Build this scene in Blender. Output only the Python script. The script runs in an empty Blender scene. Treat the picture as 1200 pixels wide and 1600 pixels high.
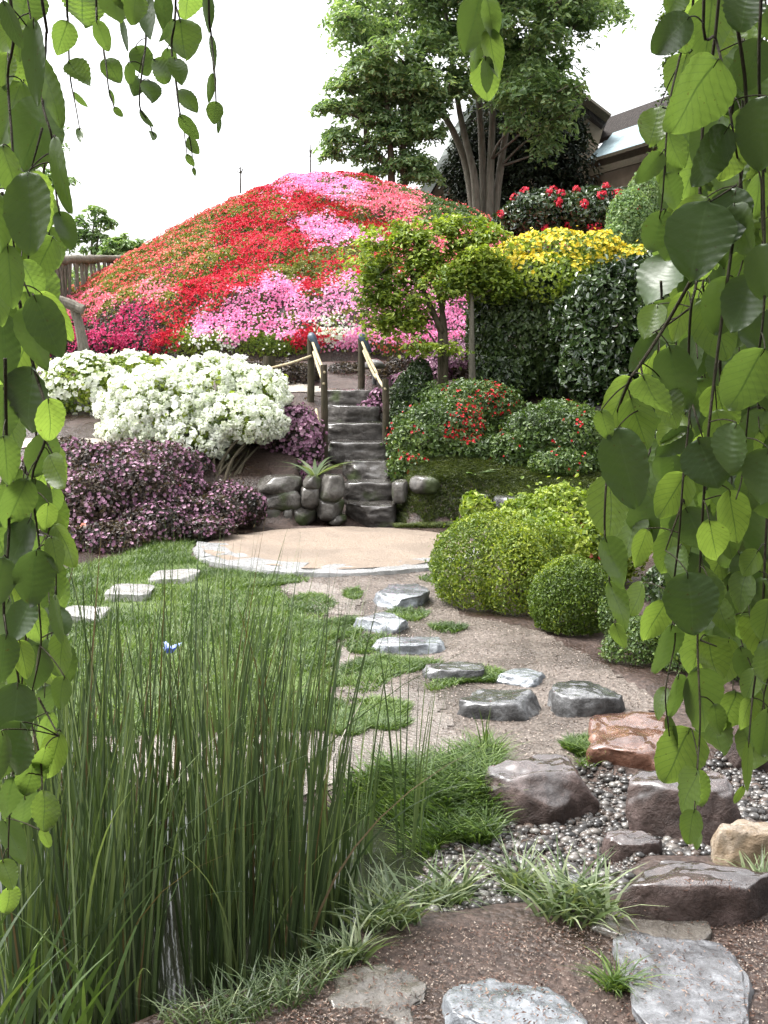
import bpy, math, random
import numpy as np
from mathutils import Vector

R = math.radians
S = bpy.context.scene
COL = S.collection
rng = np.random.default_rng(7)
random.seed(7)

# ------------------------------------------------------------------ camera, sky, sun, exposure
PITCH, HC, F = R(7.9), 1.75, 1688.9          # F: focal length in pixels of a 1200 x 1600 frame
cam = bpy.data.cameras.new('camera')
cam.sensor_fit = 'VERTICAL'; cam.sensor_height = 36; cam.lens = 38
cam.clip_start = 0.05; cam.clip_end = 3000
co = bpy.data.objects.new('camera', cam); COL.objects.link(co)
co.location = (0, 0, HC); co.rotation_euler = (R(90) - PITCH, 0, 0)
S.camera = co

SUN_EL, SUN_AZ = R(60), R(-80)               # azimuth measured from +Y towards +X
w = bpy.data.worlds.new('World'); S.world = w; w.use_nodes = True
nt = w.node_tree; nt.nodes.clear()
sky = nt.nodes.new('ShaderNodeTexSky'); sky.sky_type = 'NISHITA'; sky.sun_disc = False
sky.sun_elevation = SUN_EL; sky.sun_rotation = SUN_AZ
sky.air_density = 1.0; sky.dust_density = 6.0; sky.ozone_density = 1.0
hs = nt.nodes.new('ShaderNodeHueSaturation'); hs.inputs['Saturation'].default_value = 0.12; hs.inputs['Value'].default_value = 2.1
bg = nt.nodes.new('ShaderNodeBackground'); bg.inputs['Strength'].default_value = 0.15
ow = nt.nodes.new('ShaderNodeOutputWorld')
nt.links.new(sky.outputs[0], hs.inputs['Color']); nt.links.new(hs.outputs[0], bg.inputs['Color']); nt.links.new(bg.outputs[0], ow.inputs['Surface'])
sl = bpy.data.lights.new('sun', 'SUN'); sl.energy = 1.2; sl.angle = R(30); sl.color = (1, .96, .9)
so = bpy.data.objects.new('sun', sl); COL.objects.link(so)
sd = Vector((math.cos(SUN_EL) * math.sin(SUN_AZ), math.cos(SUN_EL) * math.cos(SUN_AZ), math.sin(SUN_EL)))
so.rotation_euler = sd.to_track_quat('Z', 'Y').to_euler()
S.view_settings.view_transform = 'Standard'; S.view_settings.look = 'None'
S.view_settings.exposure = 0.9; S.view_settings.gamma = 1
S.render.engine = 'CYCLES'
S.cycles.max_bounces = 8; S.cycles.transparent_max_bounces = 8; S.cycles.use_denoising = True

# ------------------------------------------------------------------ geometry of the view
CP, SP = math.cos(PITCH), math.sin(PITCH)
def ray(px, py):
    u, v = (px - 600) / F, (800 - py) / F
    return np.array([u, CP + v * SP, -SP + v * CP])
def at(px, py, Y):
    r = ray(px, py); return np.array([0, 0, HC]) + r * (Y / r[1])
def gp(px, py, z=0.):
    r = ray(px, py); return np.array([0, 0, HC]) + r * ((z - HC) / r[2])
def proj(P):
    P = np.asarray(P, float); d = P - np.array([0, 0, HC])
    zf = d[:, 1] * CP - d[:, 2] * SP; zu = d[:, 1] * SP + d[:, 2] * CP
    return 600 + F * d[:, 0] / zf, 800 - F * zu / zf
def norm(a):
    return a / np.maximum(np.linalg.norm(a, axis=-1, keepdims=True), 1e-9)
def rnd(n):
    return norm(rng.normal(size=(n, 3)))

# numpy value noise
_T = np.random.default_rng(3).random(4096)
def _h(i, j, k):
    return _T[(i * 73856093 ^ j * 19349663 ^ k * 83492791) & 4095]
def vn(p):
    p = np.asarray(p, float); i = np.floor(p).astype(np.int64); f = p - i; f = f * f * (3 - 2 * f)
    x, y, z = i[:, 0], i[:, 1], i[:, 2]; a, b, c = f[:, 0], f[:, 1], f[:, 2]
    L = lambda s, t, q: s + (t - s) * q
    n0 = L(L(_h(x, y, z), _h(x + 1, y, z), a), L(_h(x, y + 1, z), _h(x + 1, y + 1, z), a), b)
    n1 = L(L(_h(x, y, z + 1), _h(x + 1, y, z + 1), a), L(_h(x, y + 1, z + 1), _h(x + 1, y + 1, z + 1), a), b)
    return L(n0, n1, c) * 2 - 1
def fbm(p, o=4):
    s, a, t = 0, 1., 0
    for k in range(o):
        s = s + a * vn(np.asarray(p) * 2 ** k + 17.3 * k); t += a; a *= .5
    return s / t

def inpoly(x, y, poly):
    x = np.asarray(x); y = np.asarray(y); r = np.zeros(x.shape, bool); n = len(poly)
    for i in range(n):
        x0, y0 = poly[i][:2]; x1, y1 = poly[(i + 1) % n][:2]
        c = ((y0 > y) != (y1 > y)) & (x < (x1 - x0) * (y - y0) / (y1 - y0 + 1e-12) + x0); r ^= c
    return r
def sdpoly(x, y, poly):           # signed distance, negative inside
    x = np.asarray(x, float); y = np.asarray(y, float); d = np.full(x.shape, 1e9); n = len(poly)
    for i in range(n):
        ax, ay = poly[i][:2]; bx, by = poly[(i + 1) % n][:2]
        ex, ey = bx - ax, by - ay
        t = np.clip(((x - ax) * ex + (y - ay) * ey) / (ex * ex + ey * ey + 1e-12), 0, 1)
        d = np.minimum(d, np.hypot(x - ax - t * ex, y - ay - t * ey))
    return np.where(inpoly(x, y, poly), -d, d)
def sstep(a, b, x):
    t = np.clip((x - a) / (b - a), 0, 1); return t * t * (3 - 2 * t)

# ------------------------------------------------------------------ object helpers
def tag(o, label=None, cat=None, group=None, kind=None):
    if label: o['label'] = label
    if cat: o['category'] = cat
    if group: o['group'] = group
    if kind: o['kind'] = kind
    return o
def thing(name, label, cat, loc=(0, 0, 0), group=None):
    o = bpy.data.objects.new(name, None); COL.objects.link(o); o.empty_display_size = .1
    o.location = [float(v) for v in loc]
    return tag(o, label, cat, group)
def mk(name, V, Fs, mat, parent=None, tint=None, uv=None, smooth=False, origin=None):
    V = np.asarray(V, np.float64).reshape(-1, 3)
    if parent is not None: org = np.array(parent['_w'] if '_w' in parent.keys() else parent.location)
    else: org = np.zeros(3) if origin is None else np.asarray(origin, float)
    if not isinstance(Fs, list): Fs = [Fs]
    Fs = [np.asarray(f, np.int64) for f in Fs if len(f)]
    me = bpy.data.meshes.new(name)
    me.vertices.add(len(V)); me.vertices.foreach_set('co', (V - org).astype(np.float32).ravel())
    li = np.concatenate([f.ravel() for f in Fs]); sizes = np.concatenate([np.full(len(f), f.shape[1]) for f in Fs])
    me.loops.add(len(li)); me.loops.foreach_set('vertex_index', li.astype(np.int32))
    st = np.concatenate([[0], np.cumsum(sizes)[:-1]])
    me.polygons.add(len(sizes)); me.polygons.foreach_set('loop_start', st.astype(np.int32))
    me.polygons.foreach_set('loop_total', sizes.astype(np.int32))
    if tint is not None:
        a = me.attributes.new('tint', 'FLOAT', 'POINT'); a.data.foreach_set('value', np.asarray(tint, np.float32))
    if uv is not None:
        a = me.attributes.new('leafuv', 'FLOAT_VECTOR', 'POINT'); a.data.foreach_set('vector', np.asarray(uv, np.float32).ravel())
    me.polygons.foreach_set('use_smooth', np.full(len(sizes), bool(smooth)))
    me.update(calc_edges=True); me.validate()
    me.materials.append(mat)
    o = bpy.data.objects.new(name, me); COL.objects.link(o)
    if parent is not None: o.parent = parent
    elif origin is not None: o.location = [float(v) for v in org]
    return o
class MB:
    """collects pieces of geometry that become one mesh"""
    def __init__(s): s.V, s.F, s.T, s.n = [], [], [], 0
    def add(s, V, Fs, tint=None):
        V = np.asarray(V, float).reshape(-1, 3)
        if not isinstance(Fs, list): Fs = [Fs]
        for f in Fs:
            if len(f): s.F.append(np.asarray(f, np.int64) + s.n)
        s.V.append(V); s.T.append(np.full(len(V), .5) if tint is None else np.broadcast_to(np.asarray(tint, float), (len(V),)))
        s.n += len(V)
    def build(s, name, mat, parent=None, smooth=False, origin=None):
        return mk(name, np.vstack(s.V), s.F, mat, parent, np.concatenate(s.T), None, smooth, origin)

def catmull(P, m=4):
    P = np.asarray(P, float)
    if len(P) < 3 or m < 2: return P
    Q = np.vstack([2 * P[0] - P[1], P, 2 * P[-1] - P[-2]]); out = []
    for i in range(1, len(Q) - 2):
        for t in np.arange(m) / m:
            a, b, c, d = Q[i - 1:i + 3]
            out.append(.5 * (2 * b + (c - a) * t + (2 * a - 5 * b + 4 * c - d) * t * t + (3 * b - a - 3 * c + d) * t ** 3))
    out.append(P[-1]); return np.array(out)
def tube(P, r, sides=8, m=4, rough=0):
    P = np.asarray(P, float); r = np.asarray(r, float) * np.ones(len(P))
    Q = catmull(P, m); rr = np.interp(np.linspace(0, 1, len(Q)), np.linspace(0, 1, len(r)), r)
    T = norm(np.gradient(Q, axis=0)); ref = np.array([.31, .22, .93]) if abs(T[0][2]) < .9 else np.array([1, .1, 0.])
    A = norm(np.cross(T, ref)); B = np.cross(T, A)
    th = np.linspace(0, 2 * np.pi, sides, endpoint=False)
    V = Q[:, None] + rr[:, None, None] * (np.cos(th)[None, :, None] * A[:, None] + np.sin(th)[None, :, None] * B[:, None])
    if rough:
        V = V + (rough * rr[:, None] * fbm(V.reshape(-1, 3) * 1.2 / max(rr.mean(), .02), 3).reshape(len(Q), sides))[:, :, None] * (V - Q[:, None]) / rr[:, None, None]
    n = len(Q); i, j = np.meshgrid(np.arange(n - 1), np.arange(sides), indexing='ij'); j2 = (j + 1) % sides
    Fq = np.stack([i * sides + j, i * sides + j2, (i + 1) * sides + j2, (i + 1) * sides + j], -1).reshape(-1, 4)
    V = np.vstack([V.reshape(-1, 3), Q[:1], Q[-1:]]); nb = n * sides
    k = np.arange(sides)
    F3 = np.vstack([np.stack([np.full(sides, nb), (k + 1) % sides, k], -1), np.stack([np.full(sides, nb + 1), (n - 1) * sides + k, (n - 1) * sides + (k + 1) % sides], -1)])
    return V, [Fq, F3]

def leafq(P, N, L, W=None, spread=.7, droop=0., out=0., fold=.2, hexa=False):
    """one folded leaf per point: kite (or six-sided blade) lying near the surface with normal N"""
    n = len(P); L = np.broadcast_to(L, (n,)).astype(float); W = L * .6 if W is None else np.broadcast_to(W, (n,))
    nr = norm(N + spread * rng.normal(size=(n, 3)) * .8)
    ax = rng.normal(size=(n, 3)) + droop * np.array([0, 0, -2.]) + out * 2 * N
    ax = norm(ax - nr * (ax * nr).sum(1, keepdims=True)); sd_ = np.cross(nr, ax)
    L = L[:, None]; W = W[:, None]; up = nr * fold * W; P = P - ax * L * .4
    if hexa:
        V = np.stack([P, P + ax * L * .3 + sd_ * W * .5 + up, P + ax * L * .68 + sd_ * W * .42 + up, P + ax * L - up * .6,
                      P + ax * L * .68 - sd_ * W * .42 + up, P + ax * L * .3 - sd_ * W * .5 + up], 1)
        b = np.arange(n)[:, None] * 6
        return V.reshape(-1, 3), np.vstack([b + np.array([0, 1, 2, 3]), b + np.array([0, 3, 4, 5])]), 6
    V = np.stack([P, P + ax * L * .45 + sd_ * W * .5 + up, P + ax * L, P + ax * L * .45 - sd_ * W * .5 + up], 1)
    return V.reshape(-1, 3), np.arange(4 * n).reshape(n, 4), 4
def tintof(P, freq=2., a=.22, b=.2, mid=.5):
    return np.clip(mid + a * 1.6 * fbm(P * freq, 2) + b * rng.normal(size=len(P)), 0, 1)
def blossomq(P, N, s, petals=5, cup=.35):
    """open five-petalled flower of kite petals round each point"""
    n = len(P); s = np.broadcast_to(s, (n,)).astype(float)[:, None]
    nr = norm(N + .45 * rng.normal(size=(n, 3))); a = norm(np.cross(nr, rnd(n))); b = np.cross(nr, a)
    Vs = []
    for k in range(petals):
        t = 2 * np.pi * k / petals; d = math.cos(t) * a + math.sin(t) * b; e = np.cross(nr, d)
        Vs.append(np.stack([P, P + d * s * .33 + e * s * .24 + nr * s * cup * .45, P + d * s * .55 + nr * s * cup * .5, P + d * s * .33 - e * s * .24 + nr * s * cup * .45], 1))
    V = np.stack(Vs, 1).reshape(-1, 3)
    return V, np.arange(len(V)).reshape(-1, 4), petals * 4

# ------------------------------------------------------------------ materials
def newmat(name):
    m = bpy.data.materials.new(name); m.use_nodes = True; m.node_tree.nodes.clear(); return m, m.node_tree
def nd(t, typ, **kw):
    n = t.nodes.new(typ)
    for k, v in kw.items():
        if k in n.inputs: n.inputs[k].default_value = v
        else: setattr(n, k, v)
    return n
def ramp(t, fac, stops):
    r = t.nodes.new('ShaderNodeValToRGB'); e = r.color_ramp.elements
    while len(e) < len(stops): e.new(.5)
    for k, (p, c) in enumerate(stops):
        e[k].position = p; e[k].color = (*c, 1) if len(c) == 3 else c
    t.links.new(fac, r.inputs[0]); return r.outputs[0]
def noise(t, scale, detail=4, rough=.6, vec=None, dist=0):
    n = nd(t, 'ShaderNodeTexNoise'); n.inputs['Scale'].default_value = scale; n.inputs['Detail'].default_value = detail
    n.inputs['Roughness'].default_value = rough; n.inputs['Distortion'].default_value = dist
    if vec is not None: t.links.new(vec, n.inputs['Vector'])
    return n.outputs['Fac']
def gpos(t):
    return t.nodes.new('ShaderNodeNewGeometry').outputs['Position']
def mixc(t, fac, a, b, mode='MIX'):
    m = t.nodes.new('ShaderNodeMix'); m.data_type = 'RGBA'; m.blend_type = mode
    for s, v in ((0, fac), (6, a), (7, b)):
        if hasattr(v, 'node'): t.links.new(v, m.inputs[s])
        else: m.inputs[s].default_value = v if s == 0 else (*v, 1)
    return m.outputs[2]
def mth(t, op, a, b=0., c=0.):
    m = t.nodes.new('ShaderNodeMath'); m.operation = op
    for s, v in enumerate((a, b, c)):
        if hasattr(v, 'node'): t.links.new(v, m.inputs[s])
        else: m.inputs[s].default_value = v
    return m.outputs[0]
def finish(t, base, rough=.6, bump=None, bstr=.5, bdist=.02, coat=0, spec=.5, trans=0, tcol=None):
    p = nd(t, 'ShaderNodeBsdfPrincipled'); o = nd(t, 'ShaderNodeOutputMaterial')
    for k, v in (('Base Color', base), ('Roughness', rough), ('Coat Weight', coat), ('Specular IOR Level', spec)):
        if hasattr(v, 'node'): t.links.new(v, p.inputs[k])
        else: p.inputs[k].default_value = (*v, 1) if k == 'Base Color' else v
    p.inputs['Coat Roughness'].default_value = .10; p.inputs['Coat IOR'].default_value = 1.9
    if bump is not None:
        b = nd(t, 'ShaderNodeBump'); b.inputs['Strength'].default_value = bstr; b.inputs['Distance'].default_value = bdist
        t.links.new(bump, b.inputs['Height']); t.links.new(b.outputs[0], p.inputs['Normal'])
    out = p.outputs[0]
    if trans:
        tr = nd(t, 'ShaderNodeBsdfTranslucent')
        if hasattr(tcol, 'node'): t.links.new(tcol, tr.inputs['Color'])
        else: tr.inputs['Color'].default_value = (*tcol, 1)
        mx = nd(t, 'ShaderNodeMixShader'); 
        if hasattr(trans, 'node'): t.links.new(trans, mx.inputs[0])
        else: mx.inputs[0].default_value = trans
        t.links.new(out, mx.inputs[1]); t.links.new(tr.outputs[0], mx.inputs[2]); out = mx.outputs[0]
    t.links.new(out, o.inputs['Surface'])
def leafmat(name, cols, rough=.42, trans=.25, spec=.5):
    m, t = newmat(name); a = nd(t, 'ShaderNodeAttribute', attribute_name='tint')
    k = len(cols); c = ramp(t, a.outputs['Fac'], [(.08 + .84 * i / (k - 1), x) for i, x in enumerate(cols)])
    tc = mixc(t, 1., c, (1.5, 1.55, .7), 'MULTIPLY')
    finish(t, c, rough, spec=spec, trans=trans, tcol=tc); return m
def petalmat(name, cols, trans=.25):
    m, t = newmat(name); a = nd(t, 'ShaderNodeAttribute', attribute_name='tint')
    k = len(cols); c = ramp(t, a.outputs['Fac'], [(.08 + .84 * i / (k - 1), x) for i, x in enumerate(cols)])
    finish(t, c, .55, spec=.3, trans=trans, tcol=c); return m
def barkmat(name, c0, c1, scale=14):
    m, t = newmat(name); p = gpos(t)
    mp = nd(t, 'ShaderNodeMapping'); mp.inputs['Scale'].default_value = (1, 1, .22); t.links.new(p, mp.inputs[0])
    n = noise(t, scale, 6, .7, mp.outputs[0]); n2 = noise(t, 2.3, 3, .6, p)
    c = ramp(t, n, [(.3, c0), (.7, c1)]); c = mixc(t, mth(t, 'MULTIPLY', n2, .5), c, (.05, .07, .03))
    finish(t, c, .75, n, .7, .03, spec=.2); return m
def rockmat(name, dark, mid, light, wet=.5, moss=.0, scale=6.):
    m, t = newmat(name)
    tc = nd(t, 'ShaderNodeTexCoord'); p = tc.outputs['Object']
    oi = nd(t, 'ShaderNodeObjectInfo'); ad = nd(t, 'ShaderNodeVectorMath', operation='ADD')
    mu = nd(t, 'ShaderNodeVectorMath', operation='SCALE'); mu.inputs['Scale'].default_value = 13.
    cx = nd(t, 'ShaderNodeCombineXYZ')
    for k in range(3): t.links.new(oi.outputs['Random'], cx.inputs[k])
    t.links.new(cx.outputs[0], mu.inputs[0]); t.links.new(p, ad.inputs[0]); t.links.new(mu.outputs[0], ad.inputs[1]); v = ad.outputs[0]
    n = noise(t, scale, 7, .68, v, .4); f = noise(t, scale * 9, 5, .75, v); b = noise(t, scale * .4, 3, .5, v)
    c = ramp(t, n, [(.3, dark), (.5, mid), (.72, light)])
    c = mixc(t, mth(t, 'MULTIPLY', ramp(t, f, [(.52, (0, 0, 0)), (.7, (1, 1, 1))]), .55), c, tuple(x * .35 for x in mid))
    vo = nd(t, 'ShaderNodeTexVoronoi', feature='DISTANCE_TO_EDGE'); vo.inputs['Scale'].default_value = scale * .8
    dv = nd(t, 'ShaderNodeVectorMath', operation='ADD'); nc = nd(t, 'ShaderNodeTexNoise'); nc.inputs['Scale'].default_value = scale
    t.links.new(v, nc.inputs['Vector']); t.links.new(v, dv.inputs[0]); t.links.new(nc.outputs['Color'], dv.inputs[1]); t.links.new(dv.outputs[0], vo.inputs['Vector'])
    crack = ramp(t, vo.outputs['Distance'], [(0, (0, 0, 0)), (.03, (1, 1, 1))])
    c = mixc(t, .15, c, mixc(t, 1., c, crack, 'MULTIPLY'))
    if moss:
        c = mixc(t, ramp(t, b, [(.62 - moss * .3, (0, 0, 0)), (.72 - moss * .3, (1, 1, 1))]), c, (.045, .06, .018))
    gz = nd(t, 'ShaderNodeSeparateXYZ'); t.links.new(t.nodes.new('ShaderNodeNewGeometry').outputs['Normal'], gz.inputs[0]); up = ramp(t, gz.outputs[2], [(.45, (0, 0, 0)), (.85, (1, 1, 1))])
    rg = ramp(t, n, [(.32, (.5 - .28 * wet,) * 3), (.6, (.09,) * 3)]); rg = mixc(t, up, (.6, .6, .6), rg)
    bp = mth(t, 'ADD', mth(t, 'MULTIPLY', n, 1.), mth(t, 'MULTIPLY', f, .6)); f2 = noise(t, scale * 3, 6, .7, v, .6); bp = mth(t, 'ADD', bp, mth(t, 'MULTIPLY', f2, .8)); bp = mth(t, 'ADD', bp, mth(t, 'MULTIPLY', crack, .06))
    finish(t, c, rg, bp, .55, .05, coat=mth(t, 'MULTIPLY', up, min(1, wet * 1.1)), spec=.4); return m
def soilmat(name, cols, scale=30, rough0=.15, rough1=.7, pits=True, wetmix=.5):
    m, t = newmat(name); p = gpos(t)
    a = noise(t, scale, 5, .75, p); b = noise(t, 1.4, 4, .6, p); g = nd(t, 'ShaderNodeTexVoronoi'); g.inputs['Scale'].default_value = scale * 1.6; t.links.new(p, g.inputs['Vector'])
    c = ramp(t, a, [(.28, cols[0]), (.5, cols[1]), (.74, cols[2])])
    hv = nd(t, 'ShaderNodeSeparateColor'); t.links.new(g.outputs['Color'], hv.inputs[0])
    c = mixc(t, mth(t, 'MULTIPLY', hv.outputs[0], .55), c, mixc(t, hv.outputs[1], cols[0], cols[2]))
    c = mixc(t, ramp(t, b, [(.45, (0, 0, 0)), (.6, (wetmix,) * 3)]), c, tuple(x * .45 for x in cols[1]))
    rg = ramp(t, b, [(.42, (rough1,) * 3), (.6, (rough0,) * 3)])
    finish(t, c, rg, mth(t, 'ADD', a, mth(t, 'MULTIPLY', g.outputs['Distance'], -.6)), .7, .02, spec=.5); return m

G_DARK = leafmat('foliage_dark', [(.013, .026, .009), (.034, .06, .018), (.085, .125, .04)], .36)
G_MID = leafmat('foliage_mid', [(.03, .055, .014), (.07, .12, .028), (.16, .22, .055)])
G_LIGHT = leafmat('foliage_light', [(.07, .12, .014), (.18, .25, .03), (.36, .42, .07)], .45, .32)
G_GLOBE = leafmat('foliage_clipped', [(.05, .09, .009), (.115, .175, .016), (.30, .35, .035)], .45, .3)
G_OLIVE = leafmat('foliage_olive', [(.09, .11, .018), (.18, .19, .035), (.30, .29, .065)])
G_TREE = leafmat('foliage_tree', [(.07, .125, .055), (.165, .25, .11), (.34, .44, .24)], .38, .42)
G_CAMEL = leafmat('foliage_glossy', [(.012, .025, .010), (.03, .056, .018), (.075, .115, .038)], .17, .12, .8)
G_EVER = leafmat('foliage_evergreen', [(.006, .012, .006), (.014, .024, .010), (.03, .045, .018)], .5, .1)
G_PURP = leafmat('foliage_purplish', [(.020, .020, .014), (.05, .034, .03), (.11, .08, .05)])
G_PALE = leafmat('foliage_pale', [(.10, .17, .06), (.16, .25, .10), (.26, .34, .16)], .5, .35)
G_GRASS = leafmat('grass_blades', [(.026, .052, .010), (.066, .12, .022), (.155, .22, .055)], .45, .3)
G_REED = leafmat('reed_blades', [(.10, .07, .035), (.028, .045, .02), (.06, .095, .04), (.17, .22, .095)], .34, .22, .5)
G_STRIPE = leafmat('variegated_blades', [(.04, .066, .024), (.085, .125, .05), (.26, .30, .17)], .4, .3)
P_RED = petalmat('petal_red', [(.36, .006, .02), (.56, .018, .04), (.72, .08, .13)])
P_DRED = petalmat('petal_dark_red', [(.26, .004, .008), (.42, .01, .015), (.6, .03, .04)])
P_ORNG = petalmat('petal_orange', [(.52, .05, .06), (.64, .12, .10), (.74, .28, .20)])
P_PINK = petalmat('petal_pink', [(.80, .22, .45), (.88, .38, .62), (.93, .58, .76)])
P_ROSE = petalmat('petal_rose', [(.7, .10, .17), (.82, .22, .3), (.88, .42, .45)])
P_MAG = petalmat('petal_magenta', [(.30, .012, .05), (.5, .03, .12), (.66, .09, .25)])
P_MAUVE = petalmat('petal_mauve', [(.20, .09, .15), (.32, .16, .25), (.52, .34, .42)])
P_WHITE = petalmat('petal_white', [(.68, .74, .52), (.84, .87, .76), (.9, .91, .86)], .3)
P_YEL = petalmat('petal_yellow', [(.55, .40, .02), (.74, .60, .04), (.82, .74, .16)])
P_BLUE = petalmat('petal_blue', [(.25, .32, .75), (.35, .45, .85), (.6, .68, .9)])
BARK = barkmat('bark_brown', (.05, .036, .026), (.15, .115, .085))
BARKG = barkmat('bark_grey', (.10, .085, .07), (.27, .235, .20))
TWIGM = barkmat('twig_bark', (.018, .011, .008), (.05, .03, .02), 60)
WOOD = barkmat('weathered_wood', (.10, .085, .072), (.31, .275, .235), 26)
DWOOD = barkmat('dark_wood', (.022, .014, .011), (.075, .048, .036), 30)
BAMBOO = barkmat('bamboo', (.42, .33, .2), (.62, .53, .36), 25)
RK_GREY = rockmat('rock_grey', (.02, .02, .02), (.065, .064, .064), (.25, .255, .26), .95)
RK_BLUE = rockmat('rock_slate', (.06, .066, .075), (.20, .215, .235), (.46, .49, .52), .95)
RK_BRN = rockmat('rock_brown', (.012, .007, .006), (.042, .025, .02), (.15, .105, .095), .95)
RK_RUST = rockmat('rock_rust', (.05, .018, .009), (.13, .052, .028), (.28, .15, .10), .95)
RK_TAN = rockmat('rock_tan', (.10, .065, .035), (.22, .16, .10), (.36, .31, .25), .3)
RK_MOSS = rockmat('rock_mossy', (.03, .026, .022), (.085, .077, .066), (.2, .19, .175), .5, .4)
RK_STEP = rockmat('rock_step', (.022, .019, .017), (.065, .057, .05), (.17, .16, .15), .9, .12)
RK_ROUGH = rockmat('rock_rough', (.045, .04, .038), (.13, .132, .14), (.32, .33, .35), .6, 0, 15.)
RK_PALE = rockmat('rock_pale', (.22, .215, .2), (.36, .35, .33), (.5, .49, .47), .35)
RK_KERB = rockmat('rock_kerb', (.22, .215, .21), (.38, .38, .375), (.55, .55, .55), .3, 0, 14.)
RK_PATH = rockmat('rock_worn', (.05, .042, .034), (.11, .096, .08), (.22, .205, .18), .5)
SOIL = soilmat('soil', [(.014, .008, .006), (.046, .028, .021), (.13, .088, .07)], 30, .12, .7)
GRAVEL = soilmat('path_gravel', [(.045, .035, .028), (.125, .099, .081), (.29, .248, .215)], 42, .08, .55, wetmix=.75)
BEIGE = soilmat('plaza_gravel', [(.15, .11, .08), (.235, .18, .135), (.34, .28, .22)], 46, .5, .85, wetmix=.3)
PALEP = soilmat('pale_gravel', [(.30, .26, .21), (.42, .37, .31), (.55, .5, .43)], 30, .4, .8, wetmix=.4)
TURF = soilmat('turf_soil', [(.03, .05, .008), (.06, .10, .015), (.12, .17, .03)], 30, .5, .8)

# ------------------------------------------------------------------ terrain
def PX(pts, z=0.):
    return [tuple(gp(x, y, z)[:2]) for x, y in pts]
POND = PX([(-420, 1190), (60, 1205), (250, 1212), (450, 1222), (600, 1240), (690, 1290), (650, 1380), (535, 1490), (430, 1545), (235, 1610), (-420, 1800)], -.05)
STREAM = PX([(590, 1290), (720, 1270), (800, 1262), (905, 1195), (1000, 1225), (1300, 1120), (1300, 1330), (1000, 1345), (965, 1400), (820, 1410), (690, 1425), (600, 1400)], -.03)
AX, AY = -1.33, 25.                                     # crown of the azalea hill
_mr = [0, 1., 2., 3., 4., 5., 6., 6.6]; _mz = [5.85, 5.70, 5.33, 4.8, 4.2, 3.55, 2.92, 2.1]
KR, RB = .74, 6.6
def moundz(x, y):
    r = np.hypot(np.where(x > AX, (x - AX) * KR, x - AX), y - AY)
    r = r + .12 * fbm(np.stack([x * .5, y * .5, 0 * x], -1).reshape(-1, 3), 2).reshape(np.shape(r)) * sstep(1, 4, r)
    return np.interp(r, _mr, _mz), r
CX, CY, CR = -.42, 10.12, 1.40                        # round gravel terrace
def stepline(y):
    return np.interp(y, [11.7, 14.6], [0, 1.38])
def h(x, y):
    x = np.asarray(x, float); y = np.asarray(y, float)
    p = np.stack([x, y, 0 * x], -1).reshape(-1, 3)
    zc = np.interp(y, [11.62, 12.0, 12.6, 15.4, 17.3, 40], [0, .46, .66, 1.5, 1.75, 2.2])
    zl = np.interp(y, [9.9, 10.6, 12.0, 12.6, 15.4, 17.3, 40], [0, .12, .78, .87, 1.55, 1.75, 2.2])
    zr = np.interp(y, [10.3, 12.0, 12.6, 15.4, 17.3, 22, 40], [0, .42, .6, 1.5, 1.8, 3.6, 4.2])
    wl = sstep(-1.7, -2.3, x); wr = sstep(.9, 1.6, x)
    z = zc * (1 - wl) * (1 - wr) + zl * wl + zr * wr
    st = (sstep(-1.05, -.8, x) * sstep(.35, .15, x)) * ((y > 11.5) & (y < 14.9))
    z = np.where(st > 0, np.minimum(z, z * (1 - st) + (stepline(y) - .12) * st), z)
    z = z + .02 * fbm(p * 1.3, 3).reshape(z.shape) + .008 * fbm(p * 7, 2).reshape(z.shape)
    dp = sdpoly(x, y, POND) + .05 * fbm(p * 3, 2).reshape(z.shape)
    z = z - .30 * sstep(.03, -.22, dp)
    ds = sdpoly(x, y, STREAM) + .04 * fbm(p * 3 + 5, 2).reshape(z.shape)
    z = z - .07 * sstep(.08, -.12, ds) * (dp > -.1)
    return z
def h1(x, y): return float(h(np.array([x]), np.array([y]))[0])
def onground(px, py):              # where the pixel ray meets the terrain
    r = ray(px, py); ts = np.linspace(1.5, 40, 6000)
    x, y, z = r[0] * ts, r[1] * ts, HC + r[2] * ts
    k = np.argmax(z < h(x, y)); return np.array([x[k], y[k], z[k]])

def gridmesh(name, xs, ys, zf, mat, mask=None, parent=None, smooth=True):
    X, Y = np.meshgrid(xs, ys); Z = zf(X, Y)
    V = np.stack([X, Y, Z], -1).reshape(-1, 3); nx = len(xs)
    i, j = np.meshgrid(np.arange(len(ys) - 1), np.arange(nx - 1), indexing='ij')
    Fq = np.stack([i * nx + j, i * nx + j + 1, (i + 1) * nx + j + 1, (i + 1) * nx + j], -1).reshape(-1, 4)
    if mask is not None:
        cxs = (X[:-1, :-1] + X[1:, 1:]) / 2; cys = (Y[:-1, :-1] + Y[1:, 1:]) / 2
        Fq = Fq[mask(cxs, cys).ravel()]; u = np.unique(Fq); inv = np.zeros(len(V), int); inv[u] = np.arange(len(u)); V = V[u]; Fq = inv[Fq]
    return mk(name, V, Fq, mat, parent, smooth=smooth)
xs = np.unique(np.concatenate([[-900, -300, -100, -50, -28], np.arange(-18, -4, .4), np.arange(-4, 4, .045), np.arange(4, 18.1, .4), [28, 50, 100, 300, 900]]))
ys = np.unique(np.concatenate([[-300, -60, -20, -8], np.arange(-4, 2, .3), np.arange(2, 6, .045), np.arange(6, 12.8, .07), np.arange(12.8, 20, .15), np.arange(20, 34, .5), [36, 40, 60, 120, 300, 1000]]))
tag(gridmesh('ground', xs, ys, h, SOIL), kind='structure')

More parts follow.
